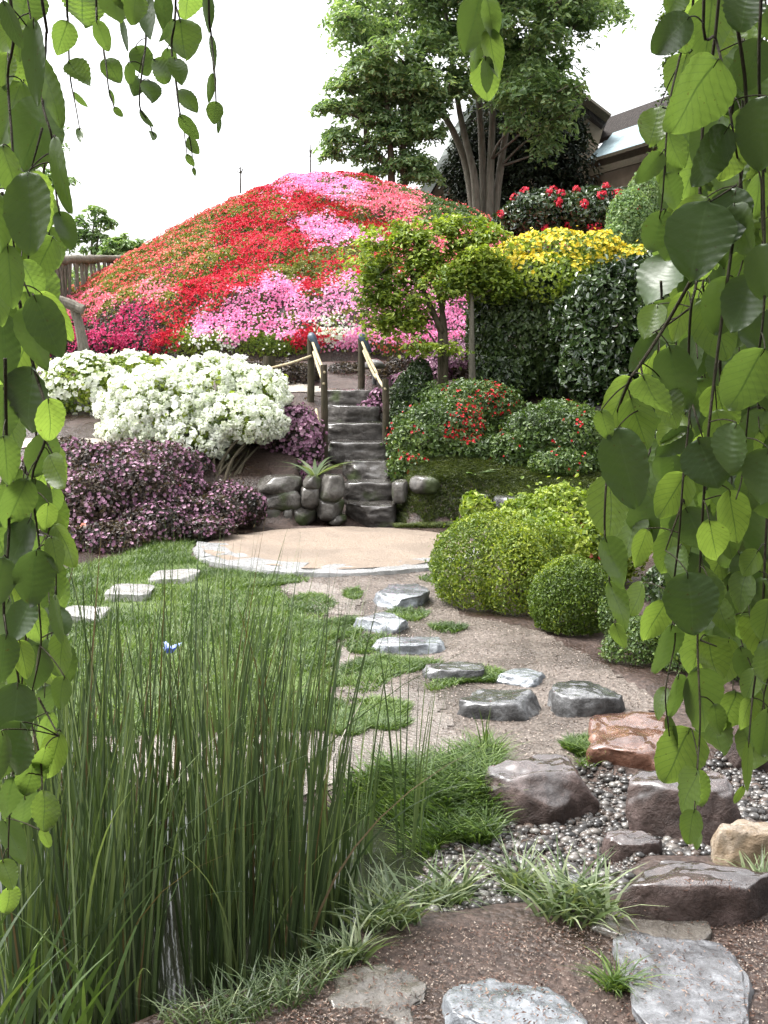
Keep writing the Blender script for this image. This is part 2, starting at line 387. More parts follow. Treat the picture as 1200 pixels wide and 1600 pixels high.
# hill under the azaleas
def hillz(x, y):
    z, r = moundz(x, y); return np.where(r < 7.6, z - .22, -1)
th_ = np.linspace(0, 2 * np.pi, 97)[:-1]; rr_ = np.linspace(0, RB - .1, 40)
kx_ = np.where(np.cos(th_) > 0, 1 / KR, 1.)
HV = np.stack([AX + np.outer(rr_, np.cos(th_) * kx_), AY + np.outer(rr_, np.sin(th_)), np.zeros((40, 96))], -1)
HV[..., 2] = moundz(HV[..., 0], HV[..., 1])[0] - .2
sk = HV[-1].copy(); sk[:, 2] = 1.4; sk[:, :2] = np.array([AX, AY]) + (sk[:, :2] - np.array([AX, AY])) * 1.02
HV = np.concatenate([HV, sk[None]], 0); i, j = np.meshgrid(np.arange(40), np.arange(96), indexing='ij')
tag(mk('hill', HV.reshape(-1, 3), np.stack([i * 96 + j, i * 96 + (j + 1) % 96, (i + 1) * 96 + (j + 1) % 96, (i + 1) * 96 + j], -1).reshape(-1, 4), SOIL, smooth=True), kind='structure')

def drape(name, poly, mat, dz=.006, cell=.035, wob=.06, hole=None, zf=None):
    P = np.array(poly); x0, y0 = P.min(0) - .1; x1, y1 = P.max(0) + .1
    def mask(x, y):
        p = np.stack([x, y, 0 * x], -1).reshape(-1, 3)
        m = sdpoly(x, y, poly) + wob * fbm(p * 5, 3).reshape(x.shape) < 0
        if hole is not None: m &= ~hole(x, y)
        return m
    return tag(gridmesh(name, np.arange(x0, x1, cell), np.arange(y0, y1, cell), zf or (lambda x, y: h(x, y) + dz), mat, mask), kind='structure')
incirc = lambda x, y: np.hypot(x - CX, y - CY) < CR - .02
PATHP = PX([(400, 895), (700, 890), (720, 960), (850, 990), (960, 1050), (1030, 1110), (960, 1150), (905, 1200), (760, 1188), (640, 1208), (450, 1212), (250, 1203), (-200, 1195),
            (-200, 1150), (250, 1150), (460, 1146), (560, 1134), (520, 1085), (515, 1015), (560, 985), (470, 945)])
drape('path', PATHP, GRAVEL, .006, hole=incirc)
WET_SHEEN = soilmat('wet_path_sheen', [(.10, .082, .072), (.21, .18, .158), (.34, .305, .275)], 34, .05, .32, wetmix=.6)  # wet path; pale base colour also carries the sky's reflection
drape('wet_path_sheen', PX([(-100, 1160), (250, 1158), (460, 1150), (545, 1142), (600, 1122), (650, 1112), (700, 1120), (720, 1150), (770, 1180), (700, 1200), (640, 1206), (450, 1210), (250, 1200), (-100, 1190)]), WET_SHEEN, .011, wob=.09)
drape('wet_path_sheen', PX([(520, 1010), (552, 1012), (560, 1048), (600, 1062), (665, 1078), (690, 1104), (640, 1112), (560, 1098), (530, 1060)]), WET_SHEEN, .011, wob=.10)
drape('wet_path_sheen', PX([(430, 908), (500, 912), (560, 935), (560, 962), (500, 960), (460, 935)]), WET_SHEEN, .011, wob=.07)
LAWNP = PX([(-250, 960), (60, 905), (280, 842), (370, 828), (350, 838), (300, 868), (330, 890), (410, 905), (470, 945), (512, 1000), (512, 1085), (555, 1130), (450, 1146), (250, 1150), (-250, 1150)])
drape('lawn', LAWNP, TURF, .005, hole=incirc)
UP1 = [(-8, 15.9), (-4.2, 15.9), (-2.2, 15.3), (-1.2, 14.8), (-.7, 14.7), (-.75, 15.0), (-1.9, 15.6), (-3.4, 16.9), (-8, 17.6)]
drape('upper_path', UP1, PALEP, .01, .08)
drape('side_path', [(-7, 11.95), (-2.9, 12.05), (-2.7, 12.5), (-7, 12.6)], PALEP, .012, .06)
# round terrace: gravel disc, with stone kerb
a = np.linspace(0, 2 * np.pi, 97)[:-1]; rs = np.array([0, .3, .6, .9, 1.1, CR - .14])
wob = np.ones((6, 1)) + np.array([0, 0, 0, 0, .3, 1])[:, None] * .07 * fbm(np.stack([np.cos(a) * 3, np.sin(a) * 3, 0 * a], -1), 3)[None]
DV = np.stack([CX + rs[:, None] * wob * np.cos(a), CY + rs[:, None] * wob * np.sin(a), np.full((6, 96), .040)], -1)
i, j = np.meshgrid(np.arange(5), np.arange(96), indexing='ij'); DV[..., 2] += .012 * fbm(DV.reshape(-1, 3) * 4, 3).reshape(6, 96) - .03 * (DV[..., 1] > CY + .6) * np.hypot(DV[..., 0] - CX, DV[..., 1] - CY) / CR
tag(mk('terrace_gravel', DV.reshape(-1, 3), np.stack([i * 96 + j, i * 96 + (j + 1) % 96, (i + 1) * 96 + (j + 1) % 96, (i + 1) * 96 + j], -1).reshape(-1, 4), BEIGE, smooth=True), kind='structure')
# pond water
WM, t = newmat('pond_water'); n = noise(t, 9, 3, .5, gpos(t)); finish(t, (.016, .018, .012), .04, n, .06, .01, spec=.6)
gx = np.arange(-3.2, .9, .1); tag(gridmesh('water', gx, np.arange(2.0, 4.9, .1), lambda x, y: np.full(x.shape, -.105), WM,
    lambda x, y: sdpoly(x, y, POND) < .12), kind='structure')

# ------------------------------------------------------------------ rocks
import bmesh
_ico = {}
def ico(s):
    if s not in _ico:
        b = bmesh.new(); bmesh.ops.create_icosphere(b, subdivisions=s, radius=1); b.verts.ensure_lookup_table()
        _ico[s] = (np.array([v.co[:] for v in b.verts]), np.array([[v.index for v in f.verts] for f in b.faces])); b.free()
    return _ico[s]
def rockverts(dim, seed, sub=4, pw=2.6, planes=9, amp=.14, flat=.55, bow=0):
    D, Fc = ico(sub); r_ = np.random.default_rng(seed)
    V = D / (np.abs(D) ** pw).sum(1, keepdims=True) ** (1 / pw)
    for k in range(planes):
        nn = norm(r_.normal(size=3) * np.array([1, 1, .55])); d = r_.uniform(.72, .95)
        s = V @ nn - d; V = V - np.where(s > 0, s * .88, 0)[:, None] * nn
    tilt = r_.uniform(-.08, .08, 2)
    lim = flat + V[:, 0] * tilt[0] + V[:, 1] * tilt[1] + .07 * fbm(V * 1.7 + seed, 3)
    s = V[:, 2] - lim; V[:, 2] -= np.where(s > 0, s * .85, 0)
    V = V * (1 + amp * fbm(D * 1.5 + seed * 3.1, 3) + amp * .6 * fbm(D * 4 + seed, 4))[:, None]
    V[:, 2] *= 1 / flat
    return V * np.array(dim) / 2, Fc
def rock(name, box, thick, mat, label, cat='stone', group=None, z=None, seed=None, sub=5, **kw):
    x0, y0, x1, y1 = box; cx = (x0 + x1) / 2
    seed = int(cx * 7 + y0) if seed is None else seed
    A = onground(cx, y1) if z is None else gp(cx, y1, z)
    t_ = A[1] / ray(cx, y1)[1]; hz = max(thick * (y1 - y0) * t_ / F, .02)
    B = gp(cx, y0 + 1, A[2] + hz); dep = max(B[1] - A[1], .1); wdt = (x1 - x0) * (t_ + dep * .4) / F * 1.06
    c = np.array([(A[0] + B[0]) / 2, A[1] + dep / 2, A[2]])
    V, Fc = rockverts((wdt, dep * 1.08, 2 * hz), seed, sub, **kw)
    o = mk(name, V + c, Fc, mat, smooth=True, origin=c); return tag(o, label, cat, group)
SG = 'stepping stones along the gravel path'
rock('stepping_stone', (578, 912, 672, 954), .42, RK_BLUE, 'broad wet grey stepping stone nearest the round gravel terrace', 'stepping stone', SG)
rock('stepping_stone', (552, 957, 642, 991), .5, RK_BLUE, 'wet stepping stone split by a dark crack, second down from the round terrace', 'stepping stone', SG)
rock('stepping_stone', (590, 992, 692, 1025), .45, RK_BLUE, 'long low wet stepping stone third down from the round terrace', 'stepping stone', SG)
rock('stepping_stone', (665, 1031, 762, 1067), .5, RK_GREY, 'dark sided wet stepping stone with grass on both sides, fourth from the terrace', 'stepping stone', SG)
rock('stepping_stone', (776, 1043, 848, 1075), .4, RK_BLUE, 'smallest wet stepping stone of the path, close below the clipped shrubs', 'stepping stone', SG)
rock('stepping_stone', (718, 1074, 846, 1128), .5, RK_GREY, 'thick dark stepping stone with a white shiny top in the middle of the path', 'stepping stone', SG)
rock('stepping_stone', (856, 1062, 968, 1122), .5, RK_GREY, 'bulky grey stepping stone beside the brown slab', 'stepping stone', SG)
BG = 'boulders round the pebble stream'
rock('boulder', (760, 1178, 940, 1282), .62, RK_BRN, 'large rounded dark boulder with a pale wet top beside the pebbles', 'boulder', BG, sub=5, flat=.7, z=-.05)
rock('boulder', (905, 1116, 1062, 1222), .42, RK_RUST, 'flat rust brown slab of rock under the hanging leaves', 'boulder', BG, sub=5, flat=.4, pw=3.2, z=-.06)
rock('boulder', (980, 1198, 1158, 1314), .62, RK_BRN, 'blocky reddish boulder behind the lowest hanging leaves', 'boulder', BG, sub=5, flat=.6, pw=3, z=-.06)
rock('boulder', (1112, 1278, 1225, 1372), .7, RK_TAN, 'tan boulder with a dry face at the edge of the view', 'boulder', BG, sub=5, flat=.75, z=-.02)
rock('boulder', (960, 1340, 1215, 1454), .55, RK_BRN, 'long wet purple brown boulder with a dark overhanging side', 'boulder', BG, sub=5, flat=.5, pw=3.0, z=-.02)
rock('boulder', (945, 1298, 1030, 1352), .6, RK_BRN, 'small lumpy rock among the pebbles between two brown boulders', 'boulder', BG, z=-.06)
rock('boulder', (1120, 1080, 1230, 1200), .6, RK_BRN, 'dark rock behind the hanging leaves above the reddish boulder', 'boulder', BG, z=-.03)
rock('boulder', (818, 1362, 930, 1400), .5, RK_GREY, 'small flat grey rock half hidden by striped grass', 'boulder', BG, z=-.06)
rock('boulder', (752, 1352, 778, 1378), .6, RK_BRN, 'fist sized dark stone lying alone on the pebbles', 'boulder', BG, sub=3)
FG = 'flat stones in the near path'
rock('paving_stone', (978, 1466, 1166, 1625), .10, RK_ROUGH, 'squarish rough grey stone set in the near soil path', 'paving stone', FG, sub=5, flat=.35, pw=3.8, planes=2, amp=.17, seed=9)
rock('paving_stone', (698, 1526, 905, 1650), .22, RK_BLUE, 'smooth wet grey stone cut off by the lower picture edge', 'paving stone', FG, sub=5, flat=.4)
rock('paving_stone', (515, 1515, 668, 1612), .03, RK_PATH, 'thin worn stone nearly buried in the soil beside the pond', 'paving stone', FG, sub=5, flat=.3, amp=.3, z=-.012)
rock('paving_stone', (930, 1412, 1100, 1482), .14, RK_PATH, 'smooth olive grey stone tucked under the long brown boulder', 'paving stone', FG, sub=5, flat=.4)
LG = 'pale slabs crossing the lawn'
for bx, lb in (((240, 890, 308, 913), 'pale stone slab in the lawn nearest the round terrace'), ((172, 913, 236, 940), 'middle one of three pale slabs crossing the lawn'),
               ((98, 946, 164, 974), 'pale slab in the lawn closest to the hanging leaves')):
    rock('stone_slab', bx, .40, RK_PALE, lb, 'stone slab', LG, flat=.5, pw=7, planes=1, amp=.07)
rock('flat_stone', (772, 762, 856, 790), .35, RK_GREY, 'flat grey stone on the bank behind the clipped shrubs', 'stone', sub=4)
# kerb of the terrace
def arc_slab(a0, a1, r0, r1, z0, z1, seed, n=10):
    an = np.linspace(a0, a1, n); rr = np.linspace(r0, r1, 4); V = []
    for z_ in (z1, z0):
        A, B = np.meshgrid(an, rr, indexing='ij'); P = np.stack([CX + B * np.cos(A), CY + B * np.sin(A), np.full(A.shape, z_)], -1).reshape(-1, 3)
        jit = .03 * np.stack([fbm(P * 5 + seed, 2), fbm(P * 5 + seed + 9, 2), .5 * fbm(P * 6 + seed + 4, 2)], -1); V.append(P + jit)
    V = np.vstack(V); Fq = []; m = n * 4
    for i in range(n - 1):
        for j in range(3):
            Fq.append((i * 4 + j, i * 4 + j + 4, i * 4 + j + 5, i * 4 + j + 1)[::-1])
        Fq.append((i * 4 + 3, m + i * 4 + 3, m + i * 4 + 7, i * 4 + 7)); Fq.append((i * 4, i * 4 + 4, m + i * 4 + 4, m + i * 4))
    for i in (0, n - 1):
        for j in range(3): Fq.append((i * 4 + j, m + i * 4 + j, m + i * 4 + j + 1, i * 4 + j + 1))
    return V, np.array(Fq)
kb = thing('stone_kerb', 'low wet stone kerb along the front of the round gravel terrace', 'kerb', (CX, CY, 0)); kb['_w'] = [CX, CY, 0]
ang = R(176)
for da in (R(34), R(47), R(55), R(40)):
    V, Fq = arc_slab(ang + .003, ang + da - .003, CR - .33 + random.uniform(-.05, .03), CR + random.uniform(-.05, .05), -.06, .040 + random.uniform(-.004, .004), ang * 10, 26)
    mk('kerb_stone', V, Fq, RK_KERB, kb, smooth=False); ang += da

# ------------------------------------------------------------------ stairs, wall, hand rails
st = thing('stone_steps', 'flight of seven wet rough stone steps climbing to the hill', 'steps', (-.16, 11.75, 0)); st['_w'] = [-.16, 11.75, 0]
for k, (xa, xb, yt, yb) in enumerate([(542, 617, 790, 817), (537, 609, 757, 787), (536, 605, 718, 745), (516, 604, 688, 717), (513, 600, 660, 688), (508, 590, 632, 658), (506, 584, 608, 630)]):
    Y = 11.75 + .42 * k; za, zb = .2 * k - .06, .2 * (k + 1); c = at((xa + xb) / 2, 700, Y)
    wd = (xb - xa) * Y / F * 1.08; V, Fc = rockverts((wd, .60, .25), 40 + k, 5, 6.5, 2, .11, .80)
    V[:, 2] = V[:, 2] * .8 / .8
    mk('step', V + np.array([c[0], Y + .29, zb - .135]), Fc, RK_STEP, st, smooth=True)
wl = thing('stone_wall', 'low dry stone retaining wall of rounded mossy stones left of the steps', 'wall', (-.95, 11.7, 0)); wl['_w'] = [-.95, 11.7, 0]
for k, (xa, ya, xb, yb) in enumerate([(400, 747, 475, 773), (472, 746, 500, 766), (496, 746, 537, 784), (396, 768, 471, 799), (467, 763, 498, 794), (390, 792, 444, 827), (456, 793, 492, 823), (487, 782, 537, 814), (440, 796, 462, 824), (512, 808, 540, 822)]):
    Y = 11.68; A = at((xa + xb) / 2, (ya + yb) / 2, Y)
    V, Fc = rockverts(((xb - xa) * Y / F * 1.06, .42, (yb - ya) * Y / F * 1.08), 70 + k, 4, 2.9, 7, .07, .85)
    mk('stone', V + A + np.array([0, .2, 0]), Fc, RK_MOSS, wl, smooth=True)
MB_ = 'mossy stones in the bank right of the steps'
for k, (bx, lb) in enumerate([((612, 752, 640, 786), 'mossy block against the right side of the lowest steps'), ((640, 745, 690, 772), 'long mossy stone at the top of the bank right of the steps'), ((735, 770, 775, 796), 'mossy stone low in the bank beside the leafy sprig')]):
    A = at((bx[0] + bx[2]) / 2, (bx[1] + bx[3]) / 2, 11.85); V, Fc = rockverts(((bx[2] - bx[0]) * 11.85 / F, .35, (bx[3] - bx[1]) * 11.85 / F), 90 + k, 4, 2.8, 7, .08, .85)
    tag(mk('bank_stone', V + A + np.array([0, .1, 0]), Fc, RK_MOSS, smooth=True, origin=A), lb, 'stone', MB_)
BLUEC, t = newmat('cap_wrap'); finish(t, mixc(t, noise(t, 30, 3, .6, gpos(t)), (.015, .025, .04), (.05, .08, .12)), .4)
def handrail(name, label, far, near, ends):
    (fx, fy0, fy1, fY), (nx_, ny0, ny1, nY) = far, near
    b = at(nx_, ny1, nY); o = thing(name, label, 'handrail', b, 'wooden handrails beside the steps'); o['_w'] = list(b)
    for (px, y0, y1, Y, r) in ((fx, fy0, fy1, fY, .047), (nx_, ny0, ny1, nY, .042)):
        A, B = at(px, y1, Y), at(px, y0, Y); A[0] -= .0; A[2] = min(A[2], h1(A[0], A[1])) - .1
        V, Fs = tube([A, (A + B) / 2 + np.array([.008, 0, 0]), B], [r * 1.05, r, r * .95], 12, 6, .12)
        p = mk('post', V, Fs, DWOOD, o, smooth=False)
    A, B = at(fx, fy0, fY), at(fx + 14, fy0 + 22, fY - .1)
    V, Fs = tube([A + np.array([0, 0, .015]), A + np.array([.03, -.05, .005]), B], [.04, .06, .03], 10, 4, .25); mk('cap_wrap', V, Fs, BLUEC, o, smooth=True)
    for (a_, b_) in ends:
        V, Fs = tube([at(*a_), (at(*a_) + at(*b_)) / 2 - np.array([0, 0, .015]), at(*b_)], [.018, .02, .016], 8, 5); mk('rail', V, Fs, BAMBOO, o, smooth=True)
handrail('handrail', 'dark wooden handrail with pale bamboo rails along the left side of the steps', (485, 528, 642, 14.5), (506, 570, 706, 13.0),
         [((489, 536, 14.4), (507, 582, 12.95)), ((490, 550, 14.4), (506, 600, 12.95)), ((494, 640, 13.9), (502, 690, 12.95)), ((487, 556, 14.42), (422, 575, 14.6))])
handrail('handrail', 'shorter wooden handrail with pale bamboo rails along the right side of the steps', (564, 529, 606, 14.9), (602, 592, 690, 13.2),
         [((566, 535, 14.8), (590, 585, 14.0)), ((568, 548, 14.8), (588, 592, 14.0)), ((588, 585, 14.0), (602, 608, 13.15))])
b = at(421, 610, 14.7); o = thing('wooden_post', 'short thick wooden stump post behind the white shrub', 'post', b); o['_w'] = list(b)
V, Fs = tube([b - np.array([0, 0, .2]), at(421, 556, 14.7)], [.09, .085], 12, 6, .15); mk('shaft', V, Fs, DWOOD, o)
b = at(585, 606, 15.2); o = thing('garden_lamp', 'small dark mushroom shaped lamp at the top of the steps', 'garden lamp', b); o['_w'] = list(b)
V, Fs = tube([b - np.array([0, 0, .1]), at(585, 575, 15.2)], [.03, .03], 8, 3); mk('stem', V, Fs, RK_GREY, o, smooth=True)
D, Fc = ico(3); V = D * np.array([.16, .16, .12]); V[:, 2] = np.where(V[:, 2] < 0, V[:, 2] * .2, V[:, 2]); mk('cap', V + at(585, 574, 15.2), Fc, RK_STEP, o, smooth=True)
for k in range(11):
    px = 196 + k * 14 + random.uniform(-3, 3); A = onground(px, 574 + .45 * k + random.uniform(-2, 2)); s = random.uniform(.09, .16)
    V, Fc = rockverts((s * 1.4, s, s * .9), 200 + k, 3); tag(mk('edging_stone', V + A, Fc, RK_GREY, smooth=True, origin=A), 'small grey stone in the row edging the upper path below the hill', 'stone', 'edging stones along the upper path')

# ------------------------------------------------------------------ shrubs
def lobes_px(L, Y, dr=.8):
    out = []
    for l in L:
        cx, cy, wx, wy = l[:4]; y = l[4] if len(l) > 4 else Y; c = at(cx, cy, y); s = np.linalg.norm(c - np.array([0, 0, HC])) / F
        out.append((c, np.array([wx * s / 2, wx * s / 2 * dr, wy * s / 2])))
    return out
def shell(lobes, n, inner=.3, bump=.12, bf=2.2, zmin=None, up=0.):
    """points and outward normals spread through the outer skin of a set of ellipsoids"""
    ar = np.array([(r[0] * r[1] + r[0] * r[2] + r[1] * r[2]) for _, r in lobes]); ar /= ar.sum()
    Ps, Ns = [], []
    for k, (c, r) in enumerate(lobes):
        m = max(int(n * ar[k] * 1.35), 8); d = rng.normal(size=(m, 3)); d[:, 2] += up; d = norm(d)
        rad = 1 - inner * rng.random(m) ** 1.6 + (rng.random(m) < .10) * rng.exponential(min(.09, bump * .35), m)
        q = c + d * r * (rad * (1 + bump * fbm(d * bf * 1.5 + k * 7.7, 3)))[:, None]; nn = norm(d / r)
        keep = np.ones(m, bool)
        for k2, (c2, r2) in enumerate(lobes):
            if k2 != k: keep &= (((q - c2) / r2) ** 2).sum(1) > .5
        if zmin is not None: keep &= q[:, 2] > zmin(q[:, 0], q[:, 1])
        Ps.append(q[keep]); Ns.append(nn[keep])
    return np.vstack(Ps), np.vstack(Ns)
ground_z = lambda x, y: h(x, y) + .02
def stems(o, base, lobes, n=7, r=.018, mat=None, spread=.12, name='branches'):
    B = MB()
    for k in range(n):
        c, rr = lobes[k % len(lobes)]; d = rnd(1)[0]; d[2] = abs(d[2]) * .3; tip = c + d * rr * .7
        s0 = base + np.array([random.uniform(-spread, spread), random.uniform(-spread, spread), -.05])
        mid = s0 * .5 + tip * .5 + rng.normal(size=3) * .05 + np.array([0, 0, .05])
        B.add(*tube([s0, mid, tip], [r, r * .75, r * .3], 6, 4))
    B.build(name, mat or BARK, o, True)
def bush(name, label, cat, L, Y, lm, n, ls, dr=.8, flowers=(), group=None, inner=.3, bump=.12, bf=2.2, asp=.6, spread=.8, droop=0, nst=7, tf=2., up=0., tmid=.5, hexa=False, base=None, stemr=.016):
    lobes = lobes_px(L, Y, dr)
    cc = np.mean([c for c, _ in lobes], 0); bz = h1(cc[0], cc[1])
    b = np.array([cc[0], cc[1], bz]) if base is None else np.asarray(base); o = thing(name, label, cat, b, group); o['_w'] = list(b)
    P, N = shell(lobes, n, inner, bump, bf, ground_z, up)
    V, Fq, k = leafq(P, N, ls * rng.uniform(.7, 1.25, len(P)), ls * asp * rng.uniform(.8, 1.2, len(P)), spread, droop, hexa=hexa)
    mk('foliage', V, Fq, lm, o, np.repeat(tintof(P, tf, mid=tmid), k))
    for (fm, m, fs, sel, kind) in flowers:
        P, N = shell(lobes, m, .06, bump, bf, ground_z, up)
        if sel is not None:
            x, y = proj(P); ks = sel(x, y, P, N); P, N = P[ks], N[ks]
        if not len(P): continue
        P = P + N * fs * .35
        if kind == 'truss':
            q = 24; d = rnd(len(P) * q); d = norm(d + .7 * np.repeat(N, q, 0)); PP = np.repeat(P, q, 0) + d * np.repeat(fs * rng.uniform(.75, 1.2, len(P)), q)[:, None]
            V, Fq, k = leafq(PP, d, fs * .8, fs * .65, .6, fold=-.2); tt = np.repeat(np.repeat(rng.random(len(P)), q) * .5 + rng.random(len(PP)) * .5, k)
        elif kind == 'open':
            V, Fq, k = blossomq(P, N, fs * rng.uniform(.8, 1.25, len(P))); tt = np.repeat(tintof(P, 3), k)
        else:
            V, Fq, k = leafq(P, N, fs * rng.uniform(.7, 1.3, len(P)), fs * .85, .6, fold=.3); tt = np.repeat(tintof(P, 3), k)
        mk('blossoms', V, Fq, fm, o, tt)
    if nst: stems(o, b, lobes, nst, stemr)
    return o, lobes
def nz(x, y, f, s=0): return fbm(np.stack([x * f + s, y * f, 0 * x], -1), 3)

# azaleas on the hill: planting zones of one colour each
ZONES = [ # label, petal, leaf, share of petals, ellipses (px)
    ('bright red azalea sweeping down the upper left face of the hill', P_RED, G_OLIVE, .54, [(425, 318, 60, 38), (418, 380, 66, 42), (375, 360, 40, 34), (470, 312, 40, 25)]),
    ('orange and green azalea on the low left flank of the hill above the fence', P_ORNG, G_OLIVE, .30, [(180, 440, 70, 35), (250, 400, 60, 40), (290, 430, 40, 25)]),
    ('mostly green azalea with few blooms along the upper left skyline of the hill', P_ORNG, G_OLIVE, .22, [(385, 298, 34, 13), (340, 328, 46, 24), (300, 354, 50, 28), (260, 378, 50, 24), (215, 402, 40, 20)]),
    ('deep magenta azalea at the lowest left foot of the hill', P_MAG, G_PURP, .6, [(180, 510, 60, 22), (230, 500, 50, 25)]),
    ('rose pink azalea patch just above the magenta one', P_ROSE, G_OLIVE, .55, [(140, 475, 45, 20), (240, 460, 45, 22)]),
    ('scarlet azalea band low on the hill beside the big pink patch', P_RED, G_OLIVE, .72, [(260, 495, 30, 40), (320, 460, 70, 28), (370, 435, 40, 20)]),
    ('largest pink azalea patch on the lower middle of the hill', P_PINK, G_OLIVE, .82, [(380, 480, 75, 35), (430, 460, 55, 28), (340, 505, 35, 22), (450, 500, 40, 22)]),
    ('round pink azalea patch in the middle of the red upper slope', P_PINK, G_OLIVE, .75, [(495, 352, 45, 20), (520, 365, 30, 12)]),
    ('pink azalea drift along the top of the hill', P_PINK, G_OLIVE, .75, [(500, 285, 50, 10), (445, 300, 22, 10), (545, 298, 40, 16)]),
    ('salmon pink azalea drift running down the upper right of the hill', P_ROSE, G_OLIVE, .68, [(600, 310, 55, 22), (635, 325, 36, 14), (580, 325, 30, 14)]),
    ('dark red azalea patch below the crest of the hill', P_DRED, G_OLIVE, .68, [(490, 318, 50, 14), (555, 342, 40, 14), (530, 325, 25, 14)]),
    ('dark red azalea on the far right of the crest', P_DRED, G_OLIVE, .65, [(580, 277, 55, 8)]),
    ('small round green azalea without blooms inside the red slope', P_ORNG, G_OLIVE, .12, [(328, 405, 28, 16)]),
    ('olive green azalea patch in the middle of the hill', P_DRED, G_OLIVE, .14, [(460, 405, 45, 22), (525, 390, 25, 18), (490, 425, 25, 12)]),
    ('red azalea patch between the two pink ones beside the yellow green tree', P_RED, G_OLIVE, .68, [(500, 440, 32, 24), (540, 410, 30, 10)]),
    ('pink azalea patch to the left of the yellow green tree', P_PINK, G_OLIVE, .8, [(525, 480, 45, 28), (545, 445, 25, 14), (580, 470, 30, 25)]),
    ('clipped green azalea covering the right flank of the hill', P_ORNG, G_MID, .04, [(680, 305, 40, 16), (720, 325, 50, 20), (700, 320, 60, 18), (780, 345, 60, 14), (640, 295, 40, 8), (840, 365, 40, 10)]),
    ('small magenta azalea dot in the orange flank of the hill', P_MAG, G_OLIVE, .7, [(265, 415, 13, 14)]),
    ('salmon azalea patch behind the yellow azalea', P_ROSE, G_OLIVE, .75, [(800, 388, 40, 14), (865, 368, 30, 8), (720, 400, 60, 40)]),
    ('scarlet azalea clump directly behind the left handrail post', P_RED, G_OLIVE, .8, [(488, 528, 26, 22)]),
    ('pink azalea clump at the foot of the hill behind the steps', P_PINK, G_OLIVE, .8, [(560, 550, 40, 24), (620, 520, 40, 22), (690, 500, 60, 30)]),
    ('small white azalea at the foot of the hill under the big pink patch', P_WHITE, G_LIGHT, .7, [(336, 532, 22, 20)]),
    ('white azalea between the red and pink ones at the foot of the hill', P_WHITE, G_LIGHT, .75, [(512, 508, 20, 22), (530, 560, 14, 14)]),
    ('yellow green azalea with hardly any blooms beside the small white one', P_WHITE, G_LIGHT, .05, [(288, 528, 26, 18), (430, 545, 48, 20), (510, 560, 22, 16)]),
    ('orange and lime azalea below the yellow green tree', P_ORNG, G_LIGHT, .3, [(600, 540, 38, 18), (640, 560, 30, 20)]),
]
N0 = 200000
rr2 = (RB + .02) * np.sqrt(rng.random(N0 * 2)); tt2 = rng.uniform(0, 2 * np.pi, N0 * 2)
mx, my = AX + rr2 * np.cos(tt2) * np.where(np.cos(tt2) > 0, 1 / KR, 1), AY + rr2 * np.sin(tt2); k = my < AY + 1.8; mx, my = mx[k], my[k]
e = .05; mz, mr = moundz(mx, my); gxn = (moundz(mx + e, my)[0] - mz) / e; gyn = (moundz(mx, my + e)[0] - mz) / e
MP = np.stack([mx, my, mz], -1); MN = norm(np.stack([-gxn, -gyn, np.ones(len(mx))], -1))
MP = MP + MN * (.13 * fbm(MP * 1.5, 3) + .07 * fbm(MP * 4, 2))[:, None]
# front lip where the planting ends above the path
tl = rng.uniform(R(175), R(368), 22000); zl_ = rng.uniform(0, 1, 22000) ** .7; rl = RB - .03 + .12 * np.sin(zl_ * 3) + .1 * nz(np.cos(tl) * 8, np.sin(tl) * 8, 1.)
LP = np.stack([AX + rl * np.cos(tl) * np.where(np.cos(tl) > 0, 1 / KR, 1), AY + rl * np.sin(tl), 1.86 + zl_ * .4 + .08 * nz(np.cos(tl) * 8, np.sin(tl) * 8, 1.5, 4)], -1)
LN = norm(np.stack([np.cos(tl), np.sin(tl), .3 + 0 * tl], -1)); MP = np.vstack([MP, LP]); MN = np.vstack([MN, LN])
qx, qy = proj(MP); wx = qx + 8 * rng.normal(size=len(qx)) + 22 * nz(qx, qy, .035) + 9 * nz(qx, qy, .15, 3); wy = qy + 5 * rng.normal(size=len(qx)) + 14 * nz(qx, qy, .035, 50) + 6 * nz(qx, qy, .15, 70)
best = np.full(len(MP), 1e9); zi = np.zeros(len(MP), int)
for k, Z in enumerate(ZONES):
    for (cx, cy, a_, b_) in Z[4]:
        d = np.sqrt(((wx - cx) / a_) ** 2 + ((wy - cy) / b_) ** 2) - 1; d = np.where(d < 0, d * 12, d * min(a_, b_))
        m = d < best; best[m] = d[m]; zi[m] = k
for k, (lb, fm, lm, sh, ell) in enumerate(ZONES):
    id_ = np.where(zi == k)[0]
    if len(id_) < 30: continue
    P, N = MP[id_], MN[id_]; c = P.mean(0); c[2] -= .3
    o = thing('azalea', lb, 'azalea', c, 'clipped azaleas covering the hill'); o['_w'] = list(c)
    clump = .5 + .5 * fbm(P * 2.4, 4) / .45; isf = rng.random(len(P)) < np.clip((sh if sh > .7 else sh * .60 if sh > .3 else sh * .4) * (.22 + 1.15 * clump), 0, .93)
    A, B = ~isf, isf
    V, Fq, q = leafq(P[A] - N[A] * .02, N[A], .062 * rng.uniform(.7, 1.3, A.sum()), .04, .9); mk('foliage', V, Fq, lm, o, np.repeat(tintof(P[A], 1.5), q))
    if B.sum() > 5:
        V, Fq, q = leafq(P[B] + N[B] * .03, N[B], .053 * rng.uniform(.6, 1.3, B.sum()), .048, .85, fold=.3); mk('blossoms', V, Fq, fm, o, np.repeat(tintof(P[B], 1.5), q))
